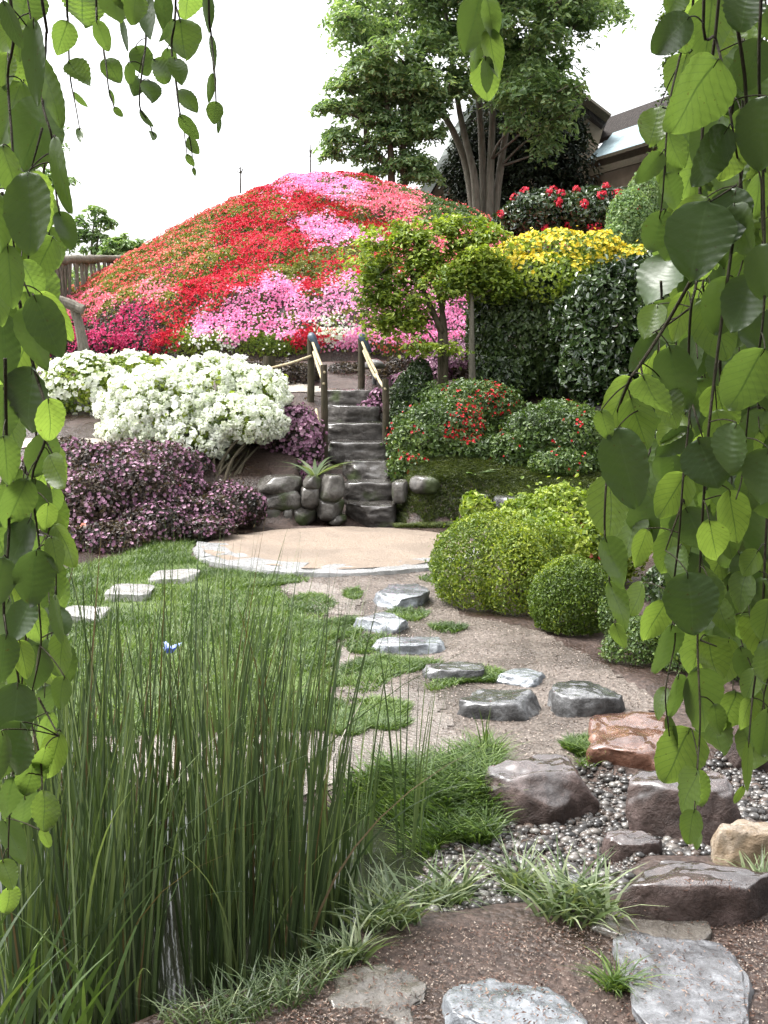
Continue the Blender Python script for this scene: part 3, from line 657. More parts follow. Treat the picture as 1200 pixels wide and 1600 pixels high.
# stems showing below the lip of the planting
B = MB()
for k in range(260):
    t1 = random.uniform(R(190), R(345)); r1 = RB - .15 + random.uniform(-.15, .1); p = np.array([AX + r1 * math.cos(t1) * (1 / KR if math.cos(t1) > 0 else 1), AY + r1 * math.sin(t1), 1.6])
    B.add(*tube([p, p + np.array([random.uniform(-.1, .1), -.02, .3]), p + np.array([random.uniform(-.2, .2), -.05, .6])], [.014, .01, .006], 5, 2))
tag(B.build('azalea_stems', BARK), 'bare woody stems under the clipped azaleas at the foot of the hill', 'stems', kind='stuff')

# white and mauve shrubs on the left slope
sel_top = lambda f: (lambda x, y, P, N: (N[:, 2] > f + .5 * rng.normal(size=len(P)) * .3))
bush('white_azalea', 'low white azalea with green leaves showing, behind the big white one', 'azalea',
     [(135, 605, 135, 95, 13.9), (215, 600, 130, 90, 14.2), (260, 585, 90, 50, 14.6), (90, 620, 60, 70, 13.8)], 14, G_LIGHT, 9000, .06,
     flowers=[(P_WHITE, 3000, .075, lambda x, y, P, N: nz(x, y, .06) + .3 * rng.normal(size=len(x)) > .0, 'open')], tf=3)
wb, wlob = bush('white_rhododendron', 'big creamy white flowering shrub on bare stems left of the steps', 'rhododendron',
     [(250, 650, 170, 130), (330, 620, 170, 110, 13.0), (390, 620, 110, 80, 12.9), (200, 680, 80, 60), (290, 690, 110, 60, 12.3), (415, 660, 60, 50, 12.6), (370, 655, 110, 60, 12.4)], 12.6, G_LIGHT, 4200, .08,
     flowers=[(P_WHITE, 1500, .058, lambda x, y, P, N: nz(x, y, .05, 9) > -.62, 'truss'), (P_WHITE, 900, .075, None, 'open')], nst=0, inner=.35, bump=.3, bf=3.2)
b = onground(335, 775); B = MB()
for k in range(26):
    tx, ty = random.uniform(225, 420), random.uniform(660, 715); tip = at(tx, ty, random.uniform(12.3, 12.9)); s0 = b + np.array([random.uniform(-.22, .22), random.uniform(0, .2), -.05])
    B.add(*tube([s0, s0 * .55 + tip * .45 + np.array([0, 0, .08]) + rng.normal(size=3) * .04, tip], [.022, .016, .007], 6, 5))
B.build('branches', BARK, wb, True)
MG = 'mauve flowering shrubs on the left slope'
mv = lambda m, s=.034, th=-.1: [(P_MAUVE, int(m * 1.8), s, lambda x, y, P, N: (nz(x, y, .09, 5) + .25 * rng.normal(size=len(x)) > th) & (N[:, 2] > -.5), 'open')]
bush('mauve_rhododendron', 'wide low mauve and purple leaved shrub filling the bed above the lawn', 'shrub',
     [(130, 800, 130, 130, 10.5), (215, 780, 140, 140, 10.9), (150, 740, 140, 90, 11.4), (255, 735, 110, 80, 11.6), (240, 825, 110, 70, 10.4), (90, 850, 90, 70, 10.0), (60, 780, 90, 120, 10.8), (170, 845, 110, 60, 10.1), (280, 770, 80, 60, 11.4), (110, 710, 80, 50, 11.7), (300, 740, 70, 60, 12.0), (200, 710, 120, 40, 11.8)], 10.6, G_PURP, 42000, .042, bump=.28, bf=3.5, flowers=mv(4200) + [(P_ORNG, 60, .05, lambda x, y, P, N: nz(x, y, .03, 2) > .25, 'open')], group=MG, tf=3)
bush('mauve_rhododendron', 'small mauve shrub between the bare stems and the stone wall', 'shrub',
     [(330, 805, 100, 60, 10.9), (385, 795, 60, 60, 11.3), (280, 805, 80, 60, 10.8), (350, 780, 90, 50, 11.6), (320, 825, 90, 34, 10.5)], 11, G_PURP, 15000, .042, bump=.28, bf=3.5, flowers=mv(1100, .03), group=MG, tf=3)
bush('mauve_rhododendron', 'rounded pink mauve shrub against the left handrail of the steps', 'shrub',
     [(455, 680, 90, 90, 12.9), (480, 700, 45, 80, 12.7), (420, 700, 70, 70, 13.1), (455, 740, 70, 40, 12.5)], 12.9, G_PURP, 12000, .045, bump=.25, bf=3.5, flowers=mv(1900, .042, -.3), group=MG, tf=3)
bush('mauve_rhododendron', 'dull mauve shrub seen through the bare stems of the white one', 'shrub',
     [(330, 690, 140, 80, 13.6), (390, 700, 80, 80, 13.4)], 13.5, G_PURP, 8000, .055, flowers=mv(1100, .036, -.1), group=MG, tf=3)
bush('mauve_rhododendron', 'pale mauve flower bed glimpsed behind the thin trunks right of the steps', 'shrub',
     [(720, 565, 150, 60, 16.0), (670, 590, 70, 50, 15.6), (770, 550, 60, 50, 16.2), (640, 598, 60, 30, 15.2)], 16, G_PURP, 6000, .055, flowers=mv(2200, .05, -.5), tf=3)
bush('mauve_azalea', 'tiny mauve flowering plant spilling onto the right edge of the upper steps', 'plant', [(578, 640, 36, 24, 14.0), (590, 622, 24, 24, 14.2)], 14, G_PURP, 700, .05, flowers=mv(130, .045, -.4), nst=3)

# right bank
bush('red_azalea', 'dark green azalea with scattered red blooms on the bank right of the steps', 'azalea',
     [(640, 730, 70, 50, 12.5), (690, 680, 150, 110, 13.0), (740, 640, 150, 90, 13.6), (650, 700, 90, 90, 12.7), (740, 710, 110, 70, 12.8), (680, 630, 100, 60, 13.9)], 13.2, G_MID, 20000, .055,
     flowers=[(P_DRED, 4200, .032, lambda x, y, P, N: (nz(x, y, .022, 31) + .16 * rng.normal(size=len(x)) - .004 * np.hypot(x - 715, y - 660) > .02) & (N[:, 2] > -.3), 'open')], tf=2.5, tmid=.42, bump=.25, bf=3)
bush('green_azalea', 'rounded green azalea with hardly any blooms right of the red speckled one', 'azalea',
     [(850, 685, 130, 100, 12.8), (910, 690, 100, 100, 12.6), (870, 655, 110, 60, 13.3), (800, 710, 80, 70, 12.6), (880, 725, 120, 50, 12.4)], 12.8, G_MID, 17000, .052,
     flowers=[(P_DRED, 420, .03, lambda x, y, P, N: nz(x, y, .03, 3) > .2, 'open')], tf=2.5, tmid=.5, bump=.25, bf=3)
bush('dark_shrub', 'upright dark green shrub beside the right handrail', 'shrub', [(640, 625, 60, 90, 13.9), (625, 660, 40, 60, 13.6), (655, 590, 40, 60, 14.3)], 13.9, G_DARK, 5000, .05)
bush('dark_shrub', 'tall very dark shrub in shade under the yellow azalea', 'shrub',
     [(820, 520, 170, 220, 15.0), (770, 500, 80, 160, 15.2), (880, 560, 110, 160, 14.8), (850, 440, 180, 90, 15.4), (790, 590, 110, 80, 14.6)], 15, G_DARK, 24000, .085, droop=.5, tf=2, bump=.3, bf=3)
bush('yellow_azalea', 'yellow flowering azalea on top of the dark shrub', 'azalea',
     [(870, 405, 190, 80, 15.4), (790, 430, 100, 60, 15.2), (930, 410, 90, 90, 15.3), (760, 455, 60, 50, 15.0), (850, 440, 180, 80, 14.9), (930, 450, 120, 60, 14.8), (990, 420, 90, 70, 15.2)], 15.3, G_LIGHT, 10000, .07,
     flowers=[(P_YEL, 7000, .05, lambda x, y, P, N: (y + 14 * rng.normal(size=len(x)) < 408 + 26 * nz(x, y, .05, 8) - .05 * (x - 860) + (x < 780) * 25) & (nz(x, y, .12, 2) > -.35), 'open')], tf=2)
bush('camellia', 'glossy dark camellia with a few white blooms beside the hanging branches', 'camellia',
     [(950, 520, 130, 190, 14.0), (985, 445, 100, 80, 14.4), (930, 575, 100, 110, 13.8), (1020, 540, 120, 240, 14.0), (905, 510, 90, 110, 14.3)], 14, G_CAMEL, 10500, .10, flowers=[(P_WHITE, 26, .065, lambda x, y, P, N: (x > 890) & (y > 440), 'open')], hexa=True, spread=1., tf=2, bump=.3, bf=3)
bush('red_rhododendron', 'dark rhododendron with large red flower heads below the house wall', 'rhododendron',
     [(850, 335, 120, 70, 22.2), (930, 330, 130, 70, 22.0), (985, 335, 90, 80, 21.8), (800, 345, 60, 40, 22.4)], 22, G_CAMEL, 6500, .12, flowers=[(P_RED, 60, .085, lambda x, y, P, N: (N[:, 1] < .2), 'truss')], hexa=True)
bush('golden_conifer', 'soft yellow green conifer at the edge of the hanging leaves', 'conifer', [(985, 345, 70, 90, 19), (965, 375, 50, 50, 18.8), (1005, 310, 50, 80, 19.2)], 19, G_PALE, 5000, .07, tf=2)
bush('far_shrub', 'low pale shrub seen through the sticks of the wattle fence', 'shrub', [(60, 450, 140, 70, 27), (150, 440, 120, 50, 28), (-20, 450, 100, 90, 26)], 27, G_PALE, 5000, .10, tf=1.5)
FILL = 'shrubs behind the hanging branches'
bush('laurel', 'dark laurel behind the upper part of the right hanging branches', 'shrub', [(1080, 480, 150, 300, 13.2), (1170, 500, 160, 340, 12.8), (1060, 380, 90, 120, 14)], 13, G_CAMEL, 9000, .10, group=FILL, hexa=True)
bush('laurel', 'shaded azalea with red blooms glimpsed between the right hanging branches', 'shrub', [(1050, 740, 150, 140, 11.4), (1150, 720, 170, 200, 11.0)], 11, G_MID, 11000, .05, group=FILL, flowers=[(P_RED, 200, .05, lambda x, y, P, N: nz(x, y, .04, 3) > .1, 'open')], tmid=.4)
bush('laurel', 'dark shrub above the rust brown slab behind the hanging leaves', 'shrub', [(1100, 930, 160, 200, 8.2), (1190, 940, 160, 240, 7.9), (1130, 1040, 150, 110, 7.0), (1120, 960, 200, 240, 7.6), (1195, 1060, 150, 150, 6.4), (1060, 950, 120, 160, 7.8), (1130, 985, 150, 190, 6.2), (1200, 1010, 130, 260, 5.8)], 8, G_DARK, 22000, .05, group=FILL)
GG = 'clipped rounded shrubs beside the path'
ck = dict(inner=.16, bump=.09, bf=4, spread=1.1, asp=.55, group=GG, dr=.95)
bush('clipped_shrub', 'large smooth yellow green clipped dome overhanging the round terrace', 'clipped shrub', [(762, 885, 178, 170, 7.75), (806, 898, 120, 150, 7.5), (835, 880, 90, 130, 7.9)], 7.8, G_GLOBE, 24000, .026, tf=3, **ck)
bush('clipped_shrub', 'clipped round ball shrub in front of the looser azalea', 'clipped shrub', [(893, 938, 128, 136, 6.95)], 6.9, G_GLOBE, 17000, .022, tf=4, tmid=.36, **ck)
bush('clipped_shrub', 'small leafy mound at the foot of the ball shrub beside the grey stone', 'clipped shrub', [(990, 1025, 96, 120, 6.2), (1040, 1010, 90, 130, 6.3), (965, 960, 60, 80, 6.6), (1075, 1030, 90, 110, 6.0)], 6.2, G_MID, 11000, .026, tf=4, inner=.25, bump=.15, group=GG)
bush('light_azalea', 'loose light green azalea rising between the dome and the ball shrub', 'azalea', [(880, 825, 150, 130, 8.8), (830, 820, 120, 90, 8.8), (950, 850, 120, 130, 8.5), (850, 860, 130, 110, 8.2)], 8.8, G_LIGHT, 12000, .046, hexa=True, tf=3, tmid=.52, bump=.25, inner=.4, flowers=[(P_ORNG, 40, .04, lambda x, y, P, N: x > 895, 'open')])
bush('leafy_sprig', 'small upright light green seedling at the edge of the terrace behind the dome', 'plant', [(745, 795, 50, 44, 10.0), (738, 780, 30, 24, 10.1)], 10, G_LIGHT, 260, .09, hexa=True, nst=5, asp=.35)

LB = 'dark low planting at the foot of the hill'
bush('low_shrub', 'dark reddish low shrub between the stump post and the left handrail', 'shrub', [(450, 590, 70, 50, 15.4), (415, 588, 60, 46, 15.8), (480, 588, 40, 40, 15.3), (380, 580, 60, 36, 16.4)], 15.5, G_PURP, 7000, .05, group=LB, bump=.25, nst=4)
bush('low_shrub', 'dark reddish low shrub around the small lamp behind the top step', 'shrub', [(540, 588, 70, 40, 16.2), (600, 590, 50, 44, 15.6), (625, 580, 60, 50, 16), (575, 580, 60, 36, 16.6)], 16, G_PURP, 7000, .05, group=LB, bump=.25, nst=4)
# ------------------------------------------------------------------ trees
def tree(name, label, loc_px, Y, trunks, clumps, lm, n, ls, bark, trunk_r, group=None, asp=.42, droop=.6, layers=.35, gap=-.3, cat='tree', limbs=1, hexa=True, tf=1.2, side=10, zb=None):
    b = at(*loc_px, Y); b[2] = zb if zb is not None else b[2]; o = thing(name, label, cat, b, group); o['_w'] = list(b)
    B = MB(); ends = []
    for tr in trunks:
        pts = [at(x, y, Y + (dy if len(q) else 0)) for x, y, *q in tr for dy in [q[0] if q else 0]]
        B.add(*tube(pts, np.linspace(1, .35, len(pts)) * trunk_r * (tr[0][2] if False else 1), side, 5, .12)); ends += pts[1:]
    B.build('trunk', bark, o, True)
    lobes = lobes_px(clumps, Y, .9); L = MB(); E = np.array(ends)
    for c, r in lobes:
        if limbs:
            q = E[np.argmin(np.linalg.norm(E - c, axis=1) + .8 * np.maximum(E[:, 2] - c[2], 0))]
            L.add(*tube([q, q * .5 + c * .5 + np.array([0, 0, .1]) + rng.normal(size=3) * .1, c, c + (c - q) * .25], [trunk_r * .35, trunk_r * .22, trunk_r * .12, .01], 6, 4))
    if L.n: L.build('limb', bark, o, True)
    Ps, Ns = [], []
    vol = np.array([np.prod(r) ** .66 for _, r in lobes]); vol /= vol.sum()
    for (c, r), f in zip(lobes, vol):
        m = int(n * f); d = rnd(m); d[:, 2] = np.abs(d[:, 2]) * np.where(rng.random(m) < .68, 1, -.9)
        q = c + d * r * (rng.random(m) ** .5 * (1.08 + .55 * fbm(d * 2 + c, 3)))[:, None]; q[:, 2] -= layers * ((q[:, :2] - c[:2]) ** 2).sum(1) / r[0]
        keep = fbm(q * (2.2 / max(r[0], .3)), 2) > gap
        Ps.append(q[keep]); Ns.append(norm(d[keep] * .5 + np.array([0, 0, 1.])))
    P, N = np.vstack(Ps), np.vstack(Ns)
    V, Fq, k = leafq(P, N, ls * rng.uniform(.7, 1.3, len(P)), ls * asp * rng.uniform(.8, 1.2, len(P)), .55, droop, hexa=hexa)
    mk('crown', V, Fq, lm, o, np.repeat(tintof(P, tf), k)); return o
def env_clumps(n, polys, wx, wy, seed, Yc, Yd):
    r_ = random.Random(seed); out = []
    xs_ = [p[0] for p in polys]; ys_ = [p[1] for p in polys]
    while len(out) < n:
        x, y = r_.uniform(min(xs_), max(xs_)), r_.uniform(min(ys_), max(ys_))
        if inpoly(np.array([x]), np.array([y]), polys)[0]: out.append((x, y, r_.uniform(*wx), r_.uniform(*wy), Yc + r_.uniform(-Yd, Yd)))
    return out
big = env_clumps(120, [(560, -200), (900, -200), (950, 15), (905, 50), (860, 90), (880, 150), (850, 190), (800, 170), (720, 150), (640, 200), (560, 190), (545, 60)], (46, 110), (34, 64), 5, 28.6, 1.9)
big += [(930, 18, 80, 30, 28), (905, 35, 60, 24, 28), (560, 60, 80, 40, 28.5), (575, 110, 90, 40, 28), (610, 150, 90, 40, 27.8), (855, 205, 70, 60, 28), (850, 235, 50, 40, 28), (700, 140, 110, 40, 27.5), (810, 150, 120, 46, 27.4), (810, 190, 70, 36, 27.3), (660, 120, 110, 44, 27.3), (885, 150, 50, 60, 28), (640, 180, 90, 40, 27.6), (870, 105, 80, 60, 28), (890, 140, 56, 50, 27), (880, 180, 60, 50, 27.5), (830, 120, 90, 60, 27.4)]
tree('multi_stem_tree', 'tall spreading tree with several grey trunks behind the hill', (755, 332), 29,
     [[(746, 345), (740, 270), (722, 195), (705, 90), (690, -40)], [(757, 345, .2), (754, 250, .2), (748, 160, .2), (735, 60), (730, -80)], [(764, 345), (767, 250), (771, 160), (780, 60), (790, -60)], [(772, 345, .2), (782, 260, .2), (796, 180, .2), (820, 100), (850, 20)], [(742, 345, .3), (726, 250, .3), (690, 175), (640, 130), (590, 80)]],
     big, G_TREE, 90000, .17, BARKG, .115, layers=.25, gap=-.06)
tree('layered_tree', 'smaller dark layered tree left of the tall grey trunks', (625, 285), 27.5,
     [[(612, 290), (610, 230), (605, 170), (600, 110)], [(632, 290), (630, 230), (640, 170), (650, 110)], [(608, 260), (575, 225), (570, 190)]],
     [(540, 130, 70, 22), (515, 165, 60, 18), (560, 165, 70, 26), (600, 140, 90, 30), (650, 135, 90, 30), (530, 215, 70, 34), (570, 240, 60, 26), (610, 210, 90, 36), (660, 200, 80, 40), (640, 250, 90, 30), (590, 185, 70, 26), (675, 165, 60, 40), (520, 240, 40, 20), (660, 270, 70, 24), (585, 265, 40, 16)],
     G_TREE, 19000, .14, BARK, .10, tf=1.5)
tree('yellow_green_tree', 'small yellow green leaved tree with a forked trunk beside the steps', (692, 615), 14.6,
     [[(690, 615), (688, 550), (690, 500), (700, 450), (735, 400)], [(694, 612), (696, 540), (690, 480), (675, 440), (640, 420)], [(692, 520), (660, 450), (650, 400)]],
     [(600, 390, 110, 76), (660, 375, 120, 70), (720, 366, 110, 56), (760, 376, 90, 50), (590, 430, 100, 80), (640, 420, 110, 70), (700, 410, 120, 64), (610, 475, 90, 70), (650, 470, 80, 60), (595, 515, 60, 50), (740, 440, 90, 54, 14.4), (690, 445, 80, 60, 14.2), (570, 455, 50, 60), (635, 505, 80, 50), (690, 350, 80, 34), (640, 355, 70, 30), (690, 545, 90, 30, 14.3), (650, 540, 60, 40, 14.2), (580, 480, 50, 60)],
     G_LIGHT, 27000, .075, BARK, .05, gap=.05, layers=.12, asp=.5, droop=.25, side=8, tf=2.5, zb=1.2)
tree('slender_tree', 'slim straight grey trunk with a small green crown under the yellow azalea', (738, 602), 14.3,
     [[(738, 604), (737, 540), (737, 470), (735, 420)]], [(760, 430, 70, 50), (720, 440, 60, 46), (745, 405, 80, 40), (780, 450, 60, 50)], G_LIGHT, 6000, .07, BARKG, .05, layers=.08, asp=.5, droop=.2, side=8)
# dark evergreen in front of the house
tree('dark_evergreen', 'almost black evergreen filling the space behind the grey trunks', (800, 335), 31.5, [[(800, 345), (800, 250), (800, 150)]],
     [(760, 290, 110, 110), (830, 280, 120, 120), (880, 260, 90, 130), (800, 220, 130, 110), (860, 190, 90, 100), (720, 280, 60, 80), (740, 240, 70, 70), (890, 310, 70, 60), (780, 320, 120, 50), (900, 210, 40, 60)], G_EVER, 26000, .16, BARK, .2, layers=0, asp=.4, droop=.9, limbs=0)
tree('conifer', 'dark conifer rising behind the right hanging branches', (1060, 320), 26, [[(1075, 340), (1072, 150), (1070, -50)]],
     [(1055, 40, 50, 60), (1065, 130, 60, 90), (1060, 220, 70, 90), (1075, 0, 70, 100), (1095, 180, 90, 160), (1110, 80, 80, 160), (1045, 30, 30, 24), (1050, 100, 36, 30), (1045, 260, 40, 40)], G_MID, 12000, .12, BARK, .15, layers=.2, limbs=0)
DT = 'distant trees on the left skyline'
tree('distant_tree', 'thin pale tree against the white sky left of the hill', (145, 410), 46, [[(143, 420), (144, 370), (150, 335)], [(147, 420), (152, 380), (160, 345)]], [(130, 345, 30, 16), (150, 330, 34, 16), (165, 350, 36, 18), (140, 365, 34, 16), (160, 375, 30, 16), (125, 370, 26, 16), (145, 392, 34, 16)], G_PALE, 2200, .28, BARKG, .06, DT, layers=.1, zb=2.2, gap=0, limbs=0)
tree('distant_tree', 'rounded pale green tree just above the fence beside the hill flank', (195, 415), 44, [[(195, 425), (192, 400), (190, 380)]], [(185, 378, 40, 22), (205, 385, 44, 24), (175, 395, 40, 26), (215, 395, 30, 18), (195, 400, 50, 20)], G_PALE, 2400, .26, BARKG, .06, DT, layers=.1, zb=2.2, gap=-.1, limbs=0)
tree('distant_tree', 'taller distant tree mostly hidden by the left hanging leaves', (60, 420), 48, [[(60, 430), (62, 340), (70, 240)]], [(40, 300, 60, 40), (75, 280, 50, 30), (110, 285, 30, 12), (100, 230, 20, 10), (60, 340, 80, 50), (90, 380, 70, 40), (30, 380, 80, 60), (95, 200, 20, 10), (20, 250, 50, 50)], G_PALE, 4200, .28, BARKG, .1, DT, layers=.1, zb=2.2, gap=-.05, limbs=0)
for (pts, lb) in ([[(375, 280), (376, 268), (373, 262)], 'leafless twig sapling on the left shoulder of the hill'], [[(486, 275), (485, 250), (485, 225)], 'leafless twig sapling on the crest of the hill']):
    P = [at(x, y, 24.6) for x, y in pts]; b = P[0]; o = thing('sapling', lb, 'sapling', b, 'bare saplings on the hill top'); o['_w'] = list(b)
    V, Fs = tube([b - np.array([0, 0, .3])] + P[1:], [.018, .014, .008], 5, 3); mk('stem', V, Fs, TWIGM, o)
    B = MB()
    for k in range(5):
        q = P[1] + (P[2] - P[1]) * random.random() * .8 - np.array([0, 0, .08]); B.add(*tube([q, q + np.array([random.uniform(-.14, .14), 0, random.uniform(.05, .2)])], [.008, .005], 4, 1))
    B.build('branches', TWIGM, o)

# ------------------------------------------------------------------ house
WALLM, t = newmat('plaster_wall'); finish(t, ramp(t, noise(t, 2, 5, .6, gpos(t)), [(.3, (.20, .16, .115)), (.7, (.32, .26, .19))]), .8)
THATCH, t = newmat('dark_roof'); mp = nd(t, 'ShaderNodeMapping'); mp.inputs['Scale'].default_value = (6, 6, 1.2); t.links.new(gpos(t), mp.inputs[0])
nn = noise(t, 3, 6, .75, mp.outputs[0]); finish(t, ramp(t, nn, [(.3, (.012, .009, .008)), (.7, (.045, .034, .028))]), .85, nn, .8, .08)
SHING, t = newmat('blue_shingle'); tc = nd(t, 'ShaderNodeTexCoord'); br = nd(t, 'ShaderNodeTexBrick'); t.links.new(tc.outputs['UV'], br.inputs['Vector'])
n1 = noise(t, 1.6, 4, .6, gpos(t)); c = ramp(t, n1, [(.3, (.24, .33, .37)), (.7, (.36, .45, .48))]); finish(t, c, .7, noise(t, 14, 4, .6, gpos(t)), .5, .03, spec=.12)
VERGE, t = newmat('verge_board'); finish(t, ramp(t, noise(t, 5, 4, .6, gpos(t)), [(.3, (.30, .34, .33)), (.7, (.48, .52, .5))]), .5)
hb = at(800, 330, 34); o = thing('house', 'house with dark gable and low pale blue shingled wing behind the trees', 'house', hb); o['_w'] = list(hb)
Yg = 34.; g = [at(662, 300, Yg), at(718, 200, Yg), at(800, 80, Yg), at(945, 192, Yg), at(915, 300, Yg)]
bk = [p + np.array([.8, 7., 0]) for p in g]
lo = [np.array([g[0][0] + .5, Yg, 1.5]), np.array([g[4][0], Yg, 1.5])]
V = [g[0], g[1], g[2], g[3], g[4], lo[1], lo[0]] + [p + np.array([.8, 7., 0]) for p in (g[0], g[1], g[2], g[3], g[4], lo[1], lo[0])]
mk('wall', V, [np.array([[0, 1, 2, 3, 4, 5, 6][::-1]]), np.array([[4, 5, 12, 11], [0, 7, 13, 6]])], WALLM, o)
def slab(P, th, name, mat):   # quad (4 points) with thickness downwards
    P = np.array(P); nn_ = norm(np.cross(P[1] - P[0], P[3] - P[0])); Q = P - nn_ * th
    mk(name, np.vstack([P, Q]), np.array([[0, 1, 2, 3], [7, 6, 5, 4], [0, 4, 5, 1], [1, 5, 6, 2], [2, 6, 7, 3], [3, 7, 4, 0]]), mat, o)
f_ = np.array([0, -.5, 0])
slab([g[0] + f_, g[1] + f_, bk[1], bk[0]], .2, 'roof', THATCH); slab([g[1] + f_, g[2] + f_, bk[2], bk[1]], .2, 'roof', THATCH); slab([g[2] + f_, g[3] + f_, bk[3], bk[2]], .25, 'roof', THATCH)
B = MB(); B.add(*tube([g[0] + f_ * 1.2 - np.array([.25, 0, .5]), (g[0] + g[1]) / 2 + f_ * 1.2 + np.array([.06, 0, -.1]), g[1] + f_ * 1.2, (g[1] + g[2]) / 2 + f_ * 1.2, g[2] + f_ * 1.2], [.24, .17, .14, .13, .13], 4, 5)); B.build('verge_board', VERGE, o)
B = MB(); B.add(*tube([g[2] + f_ * 1.2, g[3] + f_ * 1.2], [.16, .16], 4, 2)); B.build('verge_board', DWOOD, o)
A0 = at(916, 266, 34.); dv = norm(np.array([1.17, -2.8, 0])); A1 = A0 + dv * 7.5; up_ = np.array([.5, .9, 0.]) ; up_ = norm(np.array([-dv[1], dv[0], 0]));  up_ = up_ if up_[1] > 0 else -up_
T0, T1 = A0 + up_ * .9 + np.array([0, 0, 1.05]), A1 + up_ * .9 + np.array([0, 0, 1.05])
nrow = 3
for k in range(nrow):
    a0, a1 = k / nrow, (k + 1.08) / nrow; lift = np.array([0, 0, .09 * (nrow - k)])
    slab([A0 + (T0 - A0) * a0 + lift + up_ * -.02 + np.array([0, 0, .01]), A1 + (T1 - A1) * a0 + lift + up_ * -.02 + np.array([0, 0, .01]), A1 + (T1 - A1) * a0 + lift - up_ * .02 - np.array([0, 0, .09]), A0 + (T0 - A0) * a0 + lift - up_ * .02 - np.array([0, 0, .09])], .02, 'lip_shade', DWOOD)  # dark strip added to draw the shade under each shingle lip
    slab([A0 + (T0 - A0) * a0 + lift, A1 + (T1 - A1) * a0 + lift, A1 + (T1 - A1) * a1 + lift, A0 + (T0 - A0) * a1 + lift], .07, 'shingle_course', SHING)
T0 = T0 - dv * 1.3; T2, T3 = T0 + up_ * .35 + np.array([0, 0, .75]), T1 + up_ * .35 + np.array([0, 0, .75])
slab([T0 + np.array([0, 0, .06]), T1 + np.array([0, 0, .06]), T3, T2], .2, 'roof', THATCH)
Wd = up_ * .5; w0, w1 = A0 + Wd - dv * 1.6 + np.array([0, 0, .5]), A1 + Wd + np.array([0, 0, .5])
slab([np.array([w0[0], w0[1], 1.5]), np.array([w1[0], w1[1], 1.5]), w1, w0], .3, 'wall', WALLM)
slab([A0 - np.array([0, 0, .02]) + up_ * .05, A1 + up_ * .05 - np.array([0, 0, .02]), A1 + up_ * .05 - np.array([0, 0, .22]), A0 + up_ * .05 - np.array([0, 0, .22])], .08, 'eave_board', DWOOD)

# ------------------------------------------------------------------ rustic fences on the left
fb = at(30, 455, 22); o = thing('wattle_fence', 'rustic fence of upright sticks under a thick woven rail left of the hill', 'fence', fb); o['_w'] = list(fb)
P = [at(-60, 440, 19.5), at(20, 424, 20.5), at(70, 410, 21.5), at(120, 406, 22.5), at(210, 404, 24.5)]
V, Fs = tube(P, [.11, .11, .10, .09, .08], 10, 12, .5); mk('top_rail', V, Fs, WOOD, o, smooth=True)
B = MB(); Q = catmull(P, 22)
for q in Q:
    q = q + np.array([random.uniform(-.03, .03), 0, 0]); B.add(*tube([q, q + np.array([random.uniform(-.08, .08), 0, -.55]), q + np.array([random.uniform(-.12, .12), 0, -1.25])], [.035, .03, .035], 6, 2, .2))
o2 = B.build('pickets', WOOD, o); 
B = MB(); Q2 = Q - np.array([0, 0, .95]); B.add(*tube(Q2[::8], .05, 8, 4, .3)); B.build('lower_rail', WOOD, o, True)
fb = onground(132, 548); fb[1] = 15.6; fb = at(132, 546, 15.6); o = thing('rustic_railing', 'end of a rough pole railing with one leaning post beside the upper path', 'railing', fb); o['_w'] = list(fb)
V, Fs = tube([fb - np.array([-.02, 0, .2]), at(124, 510, 15.6), at(113, 474, 15.6)], [.085, .07, .06], 10, 5, .2); mk('post', V, Fs, WOOD, o)
V, Fs = tube([at(130, 484, 15.5), at(100, 472, 15.5), at(40, 455, 15.3), at(-80, 430, 14.8)], [.07, .075, .07, .07], 10, 5, .2); mk('rail', V, Fs, WOOD, o)
V, Fs = tube([at(28, 545, 15.4), at(30, 500, 15.4), at(30, 452, 15.3)], [.08, .07, .06], 10, 5, .2); mk('post', V, Fs, WOOD, o)

# ------------------------------------------------------------------ grass, reeds and low plants
def blades(P, H, Wd, lean, bend, seg=3, ldir=None, curl=None):
    """tapering blades rooted at P, as strips of quads"""
    n = len(P); H = np.broadcast_to(H, (n,)).astype(float); Wd = np.broadcast_to(Wd, (n,)).astype(float)
    a = rng.uniform(0, 2 * np.pi, n); d = np.stack([np.cos(a), np.sin(a), 0 * a], -1)
    if ldir is not None: d = norm(d * .6 + ldir)
    a2 = rng.uniform(0, np.pi, n); s = np.stack([np.cos(a2), np.sin(a2) * .5, 0 * a2], -1); s = norm(s)
    lean = np.broadcast_to(lean, (n,))[:, None]; bend = np.broadcast_to(bend, (n,))[:, None]
    rows = []
    for k in range(seg + 1):
        t = k / seg; c = P + np.array([0, 0, 1.]) * (H[:, None] * (t - .5 * bend ** 2 * t ** 3)) + d * H[:, None] * (lean * t + bend * t ** 2.4)
        wv = s * Wd[:, None] * .5 * (1 - .96 * t ** 2.2) * (.75 + .25 * min(1, t * 4)); rows.append(np.stack([c - wv, c + wv], 1))
    V = np.stack(rows, 1).reshape(-1, 3); m = 2 * (seg + 1); b = (np.arange(n) * m)[:, None]
    Fq = np.vstack([b + np.array([2 * k, 2 * k + 1, 2 * k + 3, 2 * k + 2]) for k in range(seg)])
    return V, Fq, m
def scatter(poly, n, wob=.06):
    P = np.array(poly); x = rng.uniform(P[:, 0].min(), P[:, 0].max(), n); y = rng.uniform(P[:, 1].min(), P[:, 1].max(), n)
    k = sdpoly(x, y, poly) + wob * nz(x, y, 5) < 0; return x[k], y[k]
x, y = scatter(LAWNP, 150000); k = (np.hypot(x - CX, y - CY) > CR + .02) & (x > -3.6) & (nz(x, y, 2.5, 7) + .3 * rng.normal(size=len(x)) > -.16); x, y = x[k], y[k]
